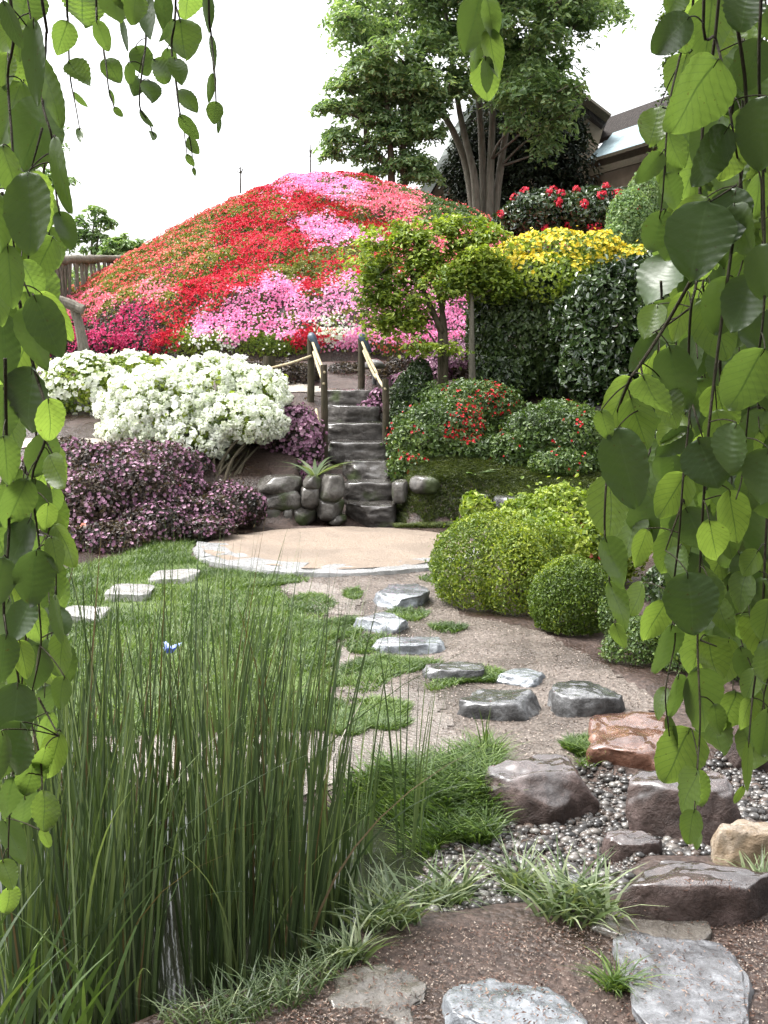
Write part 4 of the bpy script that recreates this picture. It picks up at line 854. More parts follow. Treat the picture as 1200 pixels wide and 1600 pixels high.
P = np.stack([x, y, h(x, y)], -1); V, Fq, m = blades(P, rng.uniform(.025, .06, len(P)) * (1 + .5 * nz(x, y, 3)), .007, .35, .4, 2)
tag(mk('lawn_grass', V, Fq, G_GRASS, None, np.repeat(tintof(P, 2.5, .25, .2, .55), m)), kind='stuff')
MOSS = [(545, 985, 48, 18), (590, 1010, 40, 10), (610, 1045, 60, 20), (560, 1060, 40, 22), (570, 1115, 80, 20), (520, 1130, 70, 14), (500, 1005, 40, 40), (740, 1062, 50, 12), (690, 1075, 30, 10), (700, 990, 30, 10), (640, 1130, 25, 8), (640, 965, 30, 12), (930, 1180, 30, 16), (400, 905, 70, 14), (560, 930, 16, 8), (690, 905, 20, 8), (480, 950, 40, 18)]
Ps = []
for (cx, cy, a_, b_) in MOSS:
    n = int(a_ * b_ * 6); r = np.sqrt(rng.random(n)); t_ = rng.uniform(0, 6.283, n)
    q = np.array([gp(cx + a_ * r[i] * math.cos(t_[i]), cy + b_ * r[i] * math.sin(t_[i])) for i in range(n)]); Ps.append(q)
P = np.vstack(Ps); P = P + np.stack([.16 * nz(P[:, 0], P[:, 1], 2.2, 1), .22 * nz(P[:, 0], P[:, 1], 2.2, 40), 0 * P[:, 0]], -1); P = P[nz(P[:, 0], P[:, 1], 5, 3) + .45 * rng.normal(size=len(P)) > -.05]; P = P[np.hypot(P[:, 0] - CX, P[:, 1] - CY) > CR]; P[:, 2] = h(P[:, 0], P[:, 1])
V, Fq, m = blades(P, rng.uniform(.02, .055, len(P)), .008, .5, .6, 2); tag(mk('moss_grass', V, Fq, G_GRASS, None, np.repeat(tintof(P, 4, .25, .2, .48), m)), kind='stuff')
BANKP = PX([(500, 1235), (600, 1205), (680, 1202), (775, 1180), (775, 1290), (700, 1295), (640, 1310), (560, 1290), (480, 1260)])
x, y = scatter(BANKP, 16000); P = np.stack([x, y, h(x, y)], -1); V, Fq, m = blades(P, rng.uniform(.04, .15, len(P)), .008, .35, .7, 3)
tag(mk('bank_grass', V, Fq, G_GRASS, None, np.repeat(tintof(P, 4, .2, .22, .5), m)), kind='stuff')
# mossy bank right of the steps
x, y = rng.uniform(.12, 3.2, 60000), rng.uniform(11.4, 12.9, 60000); k = nz(x, y, 3, 2) > -.5; x, y = x[k], y[k]; P = np.stack([x, y, h(x, y)], -1)
V, Fq, m = blades(P, rng.uniform(.03, .075, len(P)), .012, .5, .8, 2); tag(mk('bank_moss', V, Fq, leafmat('moss_blades', [(.025, .038, .010), (.055, .075, .018), (.11, .13, .035)]), None, np.repeat(tintof(P, 3), m)), kind='stuff')
# near bank thin grass
NB = PX([(230, 1600), (430, 1535), (530, 1475), (560, 1500), (470, 1570), (330, 1640)])
x, y = scatter(NB, 2000); P = np.stack([x, y, h(x, y)], -1); V, Fq, m = blades(P, rng.uniform(.03, .11, len(P)), .006, .4, .7, 3)
tag(mk('shore_grass', V, Fq, G_STRIPE, None, np.repeat(tintof(P, 4, .2, .25, .5), m)), kind='stuff')
# striped grasses and tufts, each a plant of its own
def tuft(name, label, cat, px, py, wpx, n, hgt, mat, wd=.012, lean=.5, bend=.8, group=None, z=None, seg=4):
    c = onground(px, py); s = np.linalg.norm(c) / F; r = np.sqrt(rng.random(n)) * wpx * s / 2; a_ = rng.uniform(0, 6.283, n)
    P = np.stack([c[0] + r * np.cos(a_), c[1] + r * np.sin(a_) * .7, 0 * r], -1); P[:, 2] = h(P[:, 0], P[:, 1]) - .01
    V, Fq, m = blades(P, hgt * rng.uniform(.5, 1.15, n), wd * rng.uniform(.7, 1.3, n), lean, bend * rng.uniform(.5, 1.2, n), seg)
    o = mk(name, V, Fq, mat, None, np.repeat(np.clip(rng.normal(.55, .25, n), 0, 1), m), origin=c); return tag(o, label, cat, group)
TG = 'striped grass tufts on the near bank'
tuft('striped_grass', 'striped grass tuft spilling over the soil in front of the reeds', 'grass tuft', 600, 1440, 110, 150, .17, G_STRIPE, group=TG)
tuft('striped_grass', 'striped grass tuft between the reeds and the pebbles', 'grass tuft', 690, 1415, 90, 110, .16, G_STRIPE, group=TG)
tuft('striped_grass', 'upright striped grass tuft in the middle of the pebble edge', 'grass tuft', 812, 1400, 50, 70, .20, G_STRIPE, lean=.25, group=TG)
tuft('striped_grass', 'broad striped grass tuft leaning against the long brown boulder', 'grass tuft', 900, 1425, 130, 170, .17, G_STRIPE, .014, group=TG)
tuft('striped_grass', 'small pale grass tuft at the waterline below the reeds', 'grass tuft', 545, 1500, 60, 70, .13, G_STRIPE, group=TG)
tuft('grass_tuft', 'grass tuft growing against the left side of the rough grey paving stone', 'grass tuft', 962, 1545, 44, 150, .10, G_GRASS, .006)
tuft('grass_tuft', 'green grass tuft beside the tan boulder at the picture edge', 'grass tuft', 1188, 1385, 50, 90, .12, G_STRIPE, .008)
tuft('grass_tuft', 'thin upright grass stalks on the path edge left of the dark boulder', 'grass tuft', 757, 1188, 14, 14, .26, G_GRASS, .007, .08, .15)
tuft('grass_tuft', 'grass between the rust slab and the dark boulder', 'grass tuft', 925, 1190, 50, 120, .09, G_GRASS, .006)
def leafplant(name, label, px, py, Y, n, L, wd, mat):
    c = at(px, py, Y); o = thing(name, label, 'plant', c); o['_w'] = list(c); a_ = rng.uniform(0, 6.283, n)
    P = np.repeat(c[None], n, 0) - np.array([0, 0, .05]); V, Fq, m = blades(P, L * rng.uniform(.7, 1.2, n), wd, .9, .9, 6); mk('leaves', V, Fq, mat, o, np.repeat(rng.uniform(.4, .9, n), m)); return o
leafplant('hosta', 'pale strap leaved plant on top of the low stone wall', 492, 742, 11.95, 16, .30, .055, G_STRIPE)
leafplant('hosta', 'broad leaved green plant below the red speckled azalea on the bank', 737, 742, 12.2, 10, .17, .08, G_PALE)

# reeds in the pond: clumps of tall iris leaves
IG = 'clumps of tall iris leaves in the pond'
IR = [(40, 1520, 60, 1.0, 'iris clump under the tips of the left hanging leaves'), (110, 1490, 75, 1.16, 'iris clump right beside the left hanging branch'), (180, 1530, 66, 1.14, 'front iris clump left of the narrow gap of open water'),
      (150, 1400, 80, 1.14, 'dense iris clump behind the front clumps near the left branch'), (222, 1440, 56, 1.16, 'iris clump with a small blue flower half way up'), (318, 1530, 64, 1.12, 'front iris clump just right of the narrow gap of open water'),
      (330, 1440, 80, 1.18, 'tall iris clump in the middle of the reeds'), (375, 1530, 75, 1.10, 'front iris clump leaning right near the shore'), (410, 1450, 80, 1.12, 'iris clump in the right half of the reeds'),
      (460, 1500, 75, .98, 'low spreading iris clump at the shore corner'), (250, 1350, 90, 1.05, 'iris clump at the back of the pond bearing a blue flower high up'), (350, 1350, 90, 1.04, 'back iris clump in front of the pale path'),
      (480, 1400, 80, 1.0, 'iris clump on the right side of the reeds beside the grassy bank'), (80, 1360, 90, 1.02, 'back iris clump behind the left hanging leaves'), (430, 1340, 70, .86, 'thin iris clump in front of the dark path edge'),
      (560, 1340, 50, .72, 'sparse iris clump standing apart near the grassy bank'), (640, 1330, 34, .86, 'thinnest iris clump reaching above the muddy path'), (55, 1590, 80, .9, 'iris clump in the lower left corner behind the broad bladed grass'), (135, 1600, 70, .95, 'front iris clump cut by the lower edge of the picture'), (210, 1600, 50, .9, 'iris clump at the lower edge just left of the open water'), (10, 1440, 70, 1.05, 'iris clump at the left edge of the picture'), (520, 1440, 60, .7, 'short iris clump at the right end of the reeds')]
for (px, py, wpx, H, lb) in IR:
    H *= 1.07; c = gp(px, py, -.1); s = np.linalg.norm(c - np.array([0, 0, HC])) / F; n = int(wpx * (.84 if px < 540 else .4)) 
    o = thing('iris_clump', lb, 'iris', c, IG); o['_w'] = list(c)
    r = np.sqrt(rng.random(n)) * wpx * s * .5; a_ = rng.uniform(0, 6.283, n); P = np.stack([c[0] + r * np.cos(a_), c[1] + r * np.sin(a_), np.full(n, -.2)], -1)
    hh = (H + .1) * np.where(rng.random(n) < .48, rng.uniform(.78, 1.14, n), rng.uniform(.35, .85, n)); out_ = np.stack([np.cos(a_), np.sin(a_), 0 * a_], -1)
    V, Fq, m = blades(P, hh, rng.uniform(.005, .012, n), rng.uniform(.0, .13, n), np.where(rng.random(n) < .05, rng.uniform(.4, .8, n), rng.uniform(0, .12, n)), 9, out_ * .5 + np.array([.25, 0, 0]))
    mk('leaves', V, Fq, G_REED, o, np.repeat(np.where(rng.random(n) < .05, rng.uniform(0, .15, n), np.clip(rng.normal(.6, .2, n), .36, 1)), m))
    for fx, fy in ([(277, 1262)] if px == 235 else [(265, 1020)] if (px, py) == (250, 1350) else []):
        q = at(fx, fy, c[1] - .18); V, Fs = tube([np.array([c[0], c[1], -.2]), (c + q) / 2 + np.array([.02, 0, 0]), q], [.006, .005, .004], 6, 4); mk('stalk', V, Fs, G_REED, o)
        V, Fq, m = blades(np.repeat(q[None], 10, 0), .04, .03, .45, .7, 4); mk('flower', V, Fq, P_BLUE, o, np.full(len(V), .5))
c = gp(20, 1660, 0); n = 42
P = np.stack([c[0] + rng.uniform(-.18, .22, n), c[1] + rng.uniform(-.1, .15, n), np.full(n, -.02)], -1)
V, Fq, m = blades(P, rng.uniform(.25, .46, n), rng.uniform(.010, .018, n), rng.uniform(.1, .4, n), .3, 8, np.array([.5, 0, 0]))
tag(mk('broad_reed', V, Fq, G_MID, None, np.repeat(np.clip(rng.normal(.35, .2, n), 0, 1), m), origin=c), 'broad bladed grass clump in the lower left corner in front of the iris leaves', 'grass tuft')

# pebbles and litter
from mathutils.bvhtree import BVHTree
_bv = [BVHTree.FromPolygons([(v.co + o.location)[:] for v in o.data.vertices], [p.vertices[:] for p in o.data.polygons]) for o in bpy.data.objects if o.name.split('.')[0] in ('paving_stone', 'boulder', 'stepping_stone')]
def settle(x, y):
    z = h(x, y)
    for i in range(len(x)):
        for b_ in _bv:
            q = b_.ray_cast(Vector((float(x[i]), float(y[i]), 2.)), Vector((0, 0, -1)))
            if q[0] is not None and q[0].z > z[i]: z[i] = q[0].z
    return z
x, y = scatter(STREAM, 60000, .03); k = (x < 1.9) & (y > 2.5); x, y = x[k][:13000], y[k][:13000]
D, Fc = ico(1); n = len(x); s = .004 + .021 * rng.random(n) ** 5; sc = np.stack([s * rng.uniform(.8, 1.4, n), s * rng.uniform(.8, 1.4, n), s * rng.uniform(.45, .8, n)], -1)
a_ = rng.uniform(0, 6.283, n); V = D[None] * (1 + .12 * rng.normal(size=(n, len(D), 1))) * sc[:, None]; V = np.stack([V[..., 0] * np.cos(a_)[:, None] - V[..., 1] * np.sin(a_)[:, None], V[..., 0] * np.sin(a_)[:, None] + V[..., 1] * np.cos(a_)[:, None], V[..., 2]], -1)
V = V + np.stack([x, y, h(x, y) + s * .3], -1)[:, None]
PEB, t = newmat('pebble'); at_ = nd(t, 'ShaderNodeAttribute', attribute_name='tint'); c = ramp(t, at_.outputs['Fac'], [(.0, (.02, .019, .018)), (.3, (.05, .046, .043)), (.55, (.085, .08, .075)), (.75, (.075, .052, .04)), (.96, (.19, .18, .165))])
finish(t, c, .22, noise(t, 60, 3, .6, gpos(t)), .2, .01, coat=.1)
tag(mk('pebbles', V.reshape(-1, 3), (Fc[None] + (np.arange(n) * len(D))[:, None, None]).reshape(-1, 3), PEB, None, np.repeat(rng.random(n), len(D)), smooth=True), kind='stuff')
LIT = PX([(430, 1600), (560, 1480), (700, 1450), (820, 1440), (960, 1440), (1250, 1440), (1250, 1680), (420, 1680)])
x, y = scatter(LIT, 13000); k = nz(x, y, 2.4, 8) + .35 * rng.normal(size=len(x)) > .05; x, y = x[k], y[k]; kk = rng.random(len(x)) < .75; zz = settle(x, y); kk |= zz < h(x, y) + .002; x, y, zz = x[kk], y[kk], zz[kk]; P = np.stack([x, y, zz + .006], -1)
V, Fq, k = leafq(P, np.repeat([[0, 0, 1.]], len(P), 0), rng.uniform(.006, .02, len(P)), rng.uniform(.0025, .006, len(P)), .5)
LITM = petalmat('leaf_litter', [(.03, .015, .01), (.10, .045, .028), (.26, .19, .15)], .1)
tag(mk('leaf_litter', V, Fq, LITM, None, np.repeat(rng.random(len(P)), k)), kind='stuff')
gx_, gy_ = scatter(PATHP, 26000); k = (gx_ > -1.5) & (gx_ < 2.3); gx_, gy_ = gx_[k], gy_[k]; P = np.stack([gx_, gy_, h(gx_, gy_) + .012], -1); s = rng.uniform(.006, .014, len(P))
V, Fq, k = leafq(P, np.repeat([[0, 0, 1.]], len(P), 0), s, s * .8, .5, fold=-.3); GRM = petalmat('grit', [(.07, .052, .042), (.17, .13, .105), (.34, .285, .24)], .01)
gx_, gy_ = scatter(LIT, 6000); Q = np.stack([gx_, gy_, h(gx_, gy_) + .008], -1); q_ = rng.uniform(.003, .009, len(Q)) 
V2, F2, k2 = leafq(Q, np.repeat([[0, 0, 1.]], len(Q), 0), q_, q_ * .8, .5, fold=-.3); F2 = F2 + len(V); V = np.vstack([V, V2]); Fq = np.vstack([Fq, F2]); P = np.vstack([P, Q])
tag(mk('path_grit', V, Fq, GRM, None, np.repeat(rng.random(len(P)), k)), kind='stuff')

# ------------------------------------------------------------------ weeping beech whose branches frame the view
BM, t = newmat('beech_leaf')
ta = nd(t, 'ShaderNodeAttribute', attribute_name='tint').outputs['Fac']; uv = nd(t, 'ShaderNodeAttribute', attribute_name='leafuv').outputs['Vector']
sx = nd(t, 'ShaderNodeSeparateXYZ'); t.links.new(uv, sx.inputs[0]); U = mth(t, 'ABSOLUTE', sx.outputs[0]); Vv = sx.outputs[1]
fr = mth(t, 'FRACT', mth(t, 'MULTIPLY', mth(t, 'SUBTRACT', Vv, mth(t, 'MULTIPLY', U, .30)), 8.5)); vein = mth(t, 'ABSOLUTE', mth(t, 'SUBTRACT', fr, .5))
vmask = mth(t, 'MAXIMUM', mth(t, 'MULTIPLY', ramp(t, vein, [(.0, (1, 1, 1)), (.10, (0, 0, 0))]), .7), ramp(t, U, [(.02, (1, 1, 1)), (.05, (0, 0, 0))]))
c = ramp(t, ta, [(.0, (.026, .045, .022)), (.35, (.05, .085, .03)), (.7, (.10, .16, .045)), (1., (.17, .25, .06))])  # hand-set tones put each leaf's shade and backlight into this colour
mot = noise(t, 90, 4, .65, gpos(t)); c = mixc(t, mth(t, 'MULTIPLY', mot, .35), c, (.03, .06, .015)); c = mixc(t, ramp(t, noise(t, 230, 2, .5, gpos(t)), [(.70, (0, 0, 0)), (.74, (.7, .7, .7))]), c, (.05, .035, .012))
tcol = mixc(t, 1., c, (1.85, 1.8, .95), 'MULTIPLY')
c2 = mixc(t, mth(t, 'MULTIPLY', vmask, .35), c, (.16, .24, .08)); tcol = mixc(t, mth(t, 'MULTIPLY', vmask, .75), tcol, (.04, .08, .015))
finish(t, c2, .3, noise(t, 260, 3, .6, gpos(t)), .12, .002, spec=.55, trans=mth(t, 'ADD', .22, mth(t, 'MULTIPLY', ta, .45)), tcol=tcol)

NL, NWD = 36, 9
_v = np.linspace(0, 1, NL); _u = np.linspace(-1, 1, NWD)
def beech(base, tip, width, roll, tone, curl, seed, cup=.18):
    """a pleated leaf blade from base to tip; roll turns it about its axis away from the viewer"""
    r_ = np.random.default_rng(seed); ax = tip - base; L = np.linalg.norm(ax); ax = ax / L
    view = norm(np.array([0, 0, HC]) - (base + tip) / 2); sd_ = norm(np.cross(ax, view)); nr = np.cross(sd_, ax)
    sd2 = sd_ * math.cos(roll) + nr * math.sin(roll); nr2 = np.cross(sd2, ax)
    Vg, Ug = np.meshgrid(_v, _u, indexing='ij')
    prof = np.sin(np.pi * np.clip(Vg, 0, 1) ** .78) ** .62 * (1 - .12 * Vg); prof[-1] = 0.0; prof[0] = .0
    mar = 1 + .022 * np.sin(Vg * 23 + seed) * np.abs(Ug)
    S = Ug * prof * width / 2 * mar
    z = cup * width * (np.abs(Ug) ** 1.5 * .5 * prof) + .023 * width * np.sin((Vg - .3 * np.abs(Ug)) * 2 * np.pi * 8.5 + 1.5) * np.abs(Ug) ** .5 * prof * r_.uniform(.5, 1.3)
    z = z + width * .10 * r_.uniform(-1, 1) * Ug * (Vg - .3) + .05 * width * np.sin(Vg * 5 + Ug * 2 + seed)
    cu = curl * L * (Vg ** 2) * .5
    V = base + ax * (Vg * L)[..., None] + sd2 * S[..., None] + nr2 * (z - cu)[..., None]
    i, j = np.meshgrid(np.arange(NL - 1), np.arange(NWD - 1), indexing='ij')
    Fq = np.stack([i * NWD + j, i * NWD + j + 1, (i + 1) * NWD + j + 1, (i + 1) * NWD + j], -1).reshape(-1, 4)
    return V.reshape(-1, 3), Fq, np.stack([Ug, Vg, 0 * Ug], -1).reshape(-1, 3)
bb = np.array([2.7, -1.3, 0]); BT = thing('weeping_beech', 'weeping beech whose strings of broad round leaves hang down both sides of the view', 'tree', bb); BT['_w'] = list(bb)
V, Fs = tube([bb - np.array([0, 0, .2]), bb + np.array([-.1, .1, 1.2]), bb + np.array([-.3, .2, 2.4]), bb + np.array([-.9, .5, 3.3])], [.26, .2, .18, .14], 16, 8, .15); mk('trunk', V, Fs, BARKG, BT, smooth=True)
B = MB()
LIMB = np.array([[1.8, -.8, 3.3], [1.2, .3, 3.2], [.62, 1.0, 2.95], [.1, 1.55, 2.9], [-.45, 1.5, 2.85], [-.95, 1.0, 2.7]])
B.add(*tube(LIMB, [.13, .09, .06, .05, .04, .025], 10, 8, .12)); B.add(*tube([[1.8, -.8, 3.3], [1.5, .2, 3.3], [1.3, 1.3, 2.95], [.95, 2.0, 2.8]], [.1, .07, .05, .02], 10, 8, .12)); B.build('limb', BARKG, BT, True)
LQ = catmull(LIMB, 12)
n_leaf = [0]
def strand(twigs, leaves, depth, jit=.10):
    """one hanging branch: twigs and leaves given in frame pixels at a true distance"""
    dref = depth; P0 = at(*twigs[0][0], dref); e = bpy.data.objects.new('hanging_branch', None); COL.objects.link(e); e.parent = BT; e.location = [float(v) for v in P0 - bb]; e['_w'] = list(P0)
    T = MB(); alln = []
    for k, tw in enumerate(twigs):
        pts = [at(x, y, dref + .03 * math.sin(i * 1.7 + k)) for i, (x, y) in enumerate(tw)]
        if tw[0][1] <= 0:
            q = LQ[np.argmin(np.linalg.norm(LQ[:, :2] - pts[0][:2], axis=1))]; pts = [q, (q + pts[0]) / 2 + np.array([0, 0, .05])] + pts
        r0 = .0021 if k == 0 else .0014
        T.add(*tube(pts, np.linspace(r0, .0008, len(pts)), 7, 5)); alln.append(catmull(np.array(pts), 6))
    A = np.vstack(alln); LV, LF, LU, LT, nb = [], [], [], [], 0
    for lf in leaves:
        bx, by, tx, ty, wpx, tone = lf[:6]; n_leaf[0] += 1; sd = n_leaf[0]; rl = random.Random(sd)
        d = dref + rl.uniform(-jit, jit) + (lf[6] if len(lf) > 6 else 0); tl = d + rl.uniform(-.02, .03)
        b_, t_ = at(bx, by, d), at(tx, ty, tl); roll = rl.choice([-1, 1]) * rl.uniform(.08, .85)
        V, Fq, uvv = beech(b_, t_, wpx * 1.2 * d / F / math.cos(roll * .75) * rl.uniform(.9, 1.1), roll, tone, rl.uniform(-.1, .45), sd)
        LV.append(V); LF.append(Fq + nb); LU.append(uvv); LT.append(np.full(len(V), min(1, max(0, tone / 2 * .76 + .20)))); nb += len(V)
        k = np.argmin(np.linalg.norm(A - b_, axis=1) + .6 * np.maximum(b_[2] - A[:, 2], 0)); a = A[k]
        if np.linalg.norm(a - b_) < .14: T.add(*tube([a, (a + b_) / 2 + np.array([0, 0, .003]), b_, b_ + (t_ - b_) * .12], [.0008, .0008, .0007, .0004], 5, 3))
    T.build('twig', TWIGM, e, True)
    if LV: mk('leaves', np.vstack(LV), np.vstack(LF), BM, e, np.concatenate(LT), np.vstack(LU), True)

# right curtain
strand([[(1100, -10), (1118, 60), (1130, 110), (1147, 215), (1160, 300), (1164, 390), (1140, 470)], [(1130, 110), (1125, 80)], [(1147, 215), (1185, 265), (1190, 330)], [(1150, 290), (1110, 315)]],
       [(1079, 26, 1018, 83, 48, .15), (1114, -8, 1101, 96, 60, 1.2), (1123, 92, 1052, 210, 92, 1.15), (1138, 199, 1079, 293, 55, .1), (1146, 216, 1130, 308, 62, 1.0), (1186, 268, 1180, 341, 40, 1.2),
        (1106, 315, 1076, 437, 92, .45), (1105, 308, 1044, 385, 52, 1.8, .08), (1151, 293, 1127, 390, 58, .1), (1162, 389, 1167, 476, 46, 1.3), (1140, 431, 1117, 524, 62, .7), (1190, 60, 1160, 145, 60, .25), (1175, -15, 1148, 48, 60, .1), (1198, 150, 1180, 268, 74, .5)], 1.22)
strand([[(1085, -20), (1062, 90), (1045, 170), (1036, 300), (1030, 345)], [(1045, 170), (1035, 168)]],
       [(1031, 166, 1014, 230, 40, 1.6), (1035, 238, 996, 287, 32, .7), (1040, 328, 1016, 396, 46, .5), (1060, 30, 1075, 85, 30, 1.2), (1045, 200, 1060, 270, 40, 1.2, .1), (1070, -20, 1040, 20, 36, .8), (1040, 270, 1062, 330, 34, .7, .1)], 1.35)
strand([[(1125, -20), (1098, 200), (1090, 420), (1080, 480), (1076, 560), (1078, 640), (1068, 740), (1060, 850), (1050, 940), (1055, 1000), (1040, 1080), (1046, 1150)], [(1080, 480), (1042, 508), (1020, 520)], [(1078, 620), (1100, 690)], [(1068, 780), (1040, 860)]],
       [(1030, 475, 1004, 527, 38, 1.8), (1026, 517, 982, 582, 28, .3), (1075, 455, 1052, 534, 40, 1.9), (1045, 540, 1070, 648, 54, .4), (1070, 648, 1030, 697, 40, 1.9), (1080, 670, 1024, 716, 38, .3), (1090, 685, 1120, 764, 64, .25),
        (1072, 740, 1028, 810, 48, 1.75), (1070, 792, 1108, 870, 60, .35), (1073, 893, 1088, 994, 84, .4), (1010, 826, 990, 888, 32, 1.9, .1), (1040, 938, 1007, 1005, 40, 1.7, .05), (1005, 910, 984, 962, 30, 1.9, .1),
        (1050, 976, 1035, 1062, 44, .6), (1060, 1053, 1054, 1127, 34, .8), (1040, 1073, 1026, 1124, 24, 1.6), (1043, 1118, 1057, 1172, 15, .8), (1100, 465, 1138, 562, 62, 1.4, .05), (1055, 830, 1030, 900, 40, 1.5, .1), (1065, 850, 1050, 910, 36, 1.2, .08)], 1.25)
strand([[(1090, 420), (1042, 505), (1000, 570), (985, 592), (966, 640), (955, 690), (947, 760), (945, 830), (952, 900), (958, 950), (966, 990)], [(1000, 565), (1010, 620)], [(985, 592), (1000, 640)]],
       [(985, 588, 941, 682, 48, 1.75), (1003, 586, 1042, 657, 52, 1.4), (985, 620, 1012, 702, 52, 1.5), (966, 668, 990, 798, 78, .45), (955, 742, 948, 845, 70, 1.9), (945, 838, 976, 920, 44, .8), (952, 908, 984, 984, 36, 1.2), (960, 973, 975, 1016, 21, 1.6), (1040, 600, 1055, 670, 44, 1.8, .08), (940, 640, 950, 690, 26, 1.5)], 1.18)
strand([[(1150, 20), (1165, 200), (1120, 560), (1105, 700), (1095, 860), (1090, 1000), (1094, 1130), (1086, 1230), (1080, 1300)], [(1094, 1000), (1120, 1010)]],
       [(1103, 993, 1125, 1068, 54, 1.6), (1090, 1043, 1110, 1152, 62, 1.1), (1080, 1138, 1037, 1224, 70, 1.6), (1090, 1203, 1068, 1270, 44, 1.55), (1086, 1205, 1098, 1262, 38, 1.4), (1085, 1264, 1073, 1322, 36, 1.4), (1091, 1298, 1088, 1328, 14, 1.5),
        (1108, 812, 1123, 882, 42, 1.9), (1139, 765, 1156, 854, 48, 1.7), (1152, 775, 1145, 813, 23, .1), (1120, 930, 1140, 1000, 40, 1.5), (1105, 900, 1120, 960, 40, .8), (1115, 1100, 1125, 1150, 26, 1.2), (1120, 640, 1140, 720, 50, 1.6, .1), (1150, 660, 1130, 740, 54, .6)], 1.2)
strand([[(1190, -20), (1192, 250), (1195, 420), (1190, 520), (1172, 620), (1160, 740), (1150, 780)], [(1190, 330), (1196, 420)]],
       [(1195, 545, 1138, 642, 70, 1.1), (1175, 735, 1165, 802, 42, 1.1), (1195, 640, 1175, 730, 60, 1.), (1170, 480, 1190, 560, 50, .5), (1200, 380, 1185, 470, 56, .6), (1180, 430, 1140, 520, 60, .4, .1), (1200, 700, 1185, 790, 56, .5), (1165, 560, 1150, 640, 50, 1.6, .1)], 1.15)
strand([[(1215, 500), (1205, 700), (1196, 850), (1190, 980), (1176, 1090), (1168, 1180), (1160, 1240)], [(1190, 940), (1170, 905)]],
       [(1167, 894, 1148, 960, 42, 1.6), (1200, 905, 1184, 994, 52, .7), (1182, 1045, 1165, 1092, 30, 1.5), (1174, 1090, 1160, 1142, 28, 1.7), (1170, 1158, 1165, 1240, 15, 1.6), (1162, 1228, 1147, 1256, 12, 1.8), (1200, 1105, 1190, 1182, 46, 1.0), (1190, 1000, 1205, 1070, 46, .9), (1150, 960, 1160, 1010, 22, 1.4), (1205, 800, 1175, 880, 54, .6), (1185, 860, 1160, 900, 30, 1.5)], 1.3)
# deeper strands of the right curtain
def fillstrand(x0, y0, x1, y1, n, depth, seed, ln=(55, 85), tones=(.3, 1.9)):
    r_ = random.Random(seed); pts = [(x0 + (x1 - x0) * k / 6 + r_.uniform(-10, 10), y0 + (y1 - y0) * k / 6) for k in range(7)]
    lv = []
    for k in range(n):
        t_ = (k + r_.random()) / n; bx = x0 + (x1 - x0) * t_ + r_.uniform(-12, 12); by = y0 + (y1 - y0) * t_; L = r_.uniform(*ln); s_ = r_.choice([-1, 1]) * r_.uniform(.15, .55)
        lv.append((bx, by, bx + L * s_, by + L, L * r_.uniform(.55, .78), r_.uniform(*tones)))
    strand([pts], lv, depth, .15)
for k, a_ in enumerate([(1110, -20, 1120, 700, 13, 1.75), (1150, -20, 1160, 860, 16, 1.6), (1185, -20, 1190, 900, 16, 1.7), (1075, 60, 1080, 520, 8, 1.9), (1135, 300, 1140, 1010, 11, 1.85), (1195, 300, 1200, 1120, 13, 1.55), (1060, 560, 1070, 930, 7, 1.9), (1020, 600, 1010, 860, 4, 1.8), (1095, 100, 1100, 640, 10, 1.65), (1170, 60, 1172, 760, 14, 1.5), (1140, 500, 1150, 960, 9, 1.6), (1200, -20, 1205, 700, 14, 1.4), (1055, 250, 1060, 480, 5, 1.8), (1100, 700, 1110, 1010, 6, 1.9), (1125, 20, 1130, 420, 9, 1.45), (1165, 200, 1160, 560, 8, 1.4), (1080, 600, 1090, 960, 8, 1.55), (1040, 620, 1030, 840, 5, 1.5), (1180, 640, 1185, 1000, 9, 1.45), (1110, 900, 1115, 1100, 4, 1.6), (1065, 160, 1060, 360, 5, 1.6), (1150, 150, 1150, 520, 9, 1.35), (1185, 350, 1190, 760, 10, 1.3), (1120, 560, 1125, 860, 7, 1.35), (1060, 640, 1065, 900, 6, 1.45), (1155, 760, 1165, 1040, 6, 1.4), (1105, 330, 1095, 560, 6, 1.45), (1200, 820, 1200, 1150, 8, 1.35), (1030, 440, 1020, 600, 4, 1.6), (1130, 40, 1135, 480, 9, 1.7), (1190, 100, 1195, 620, 11, 1.65), (1170, 420, 1175, 860, 9, 1.7), (1095, 520, 1100, 880, 8, 1.65), (1140, 740, 1150, 1080, 7, 1.6), (1190, 700, 1190, 1100, 8, 1.7), (1050, 480, 1055, 760, 6, 1.7), (1010, 640, 1000, 840, 4, 1.55)]):
    fillstrand(*a_, 300 + k)
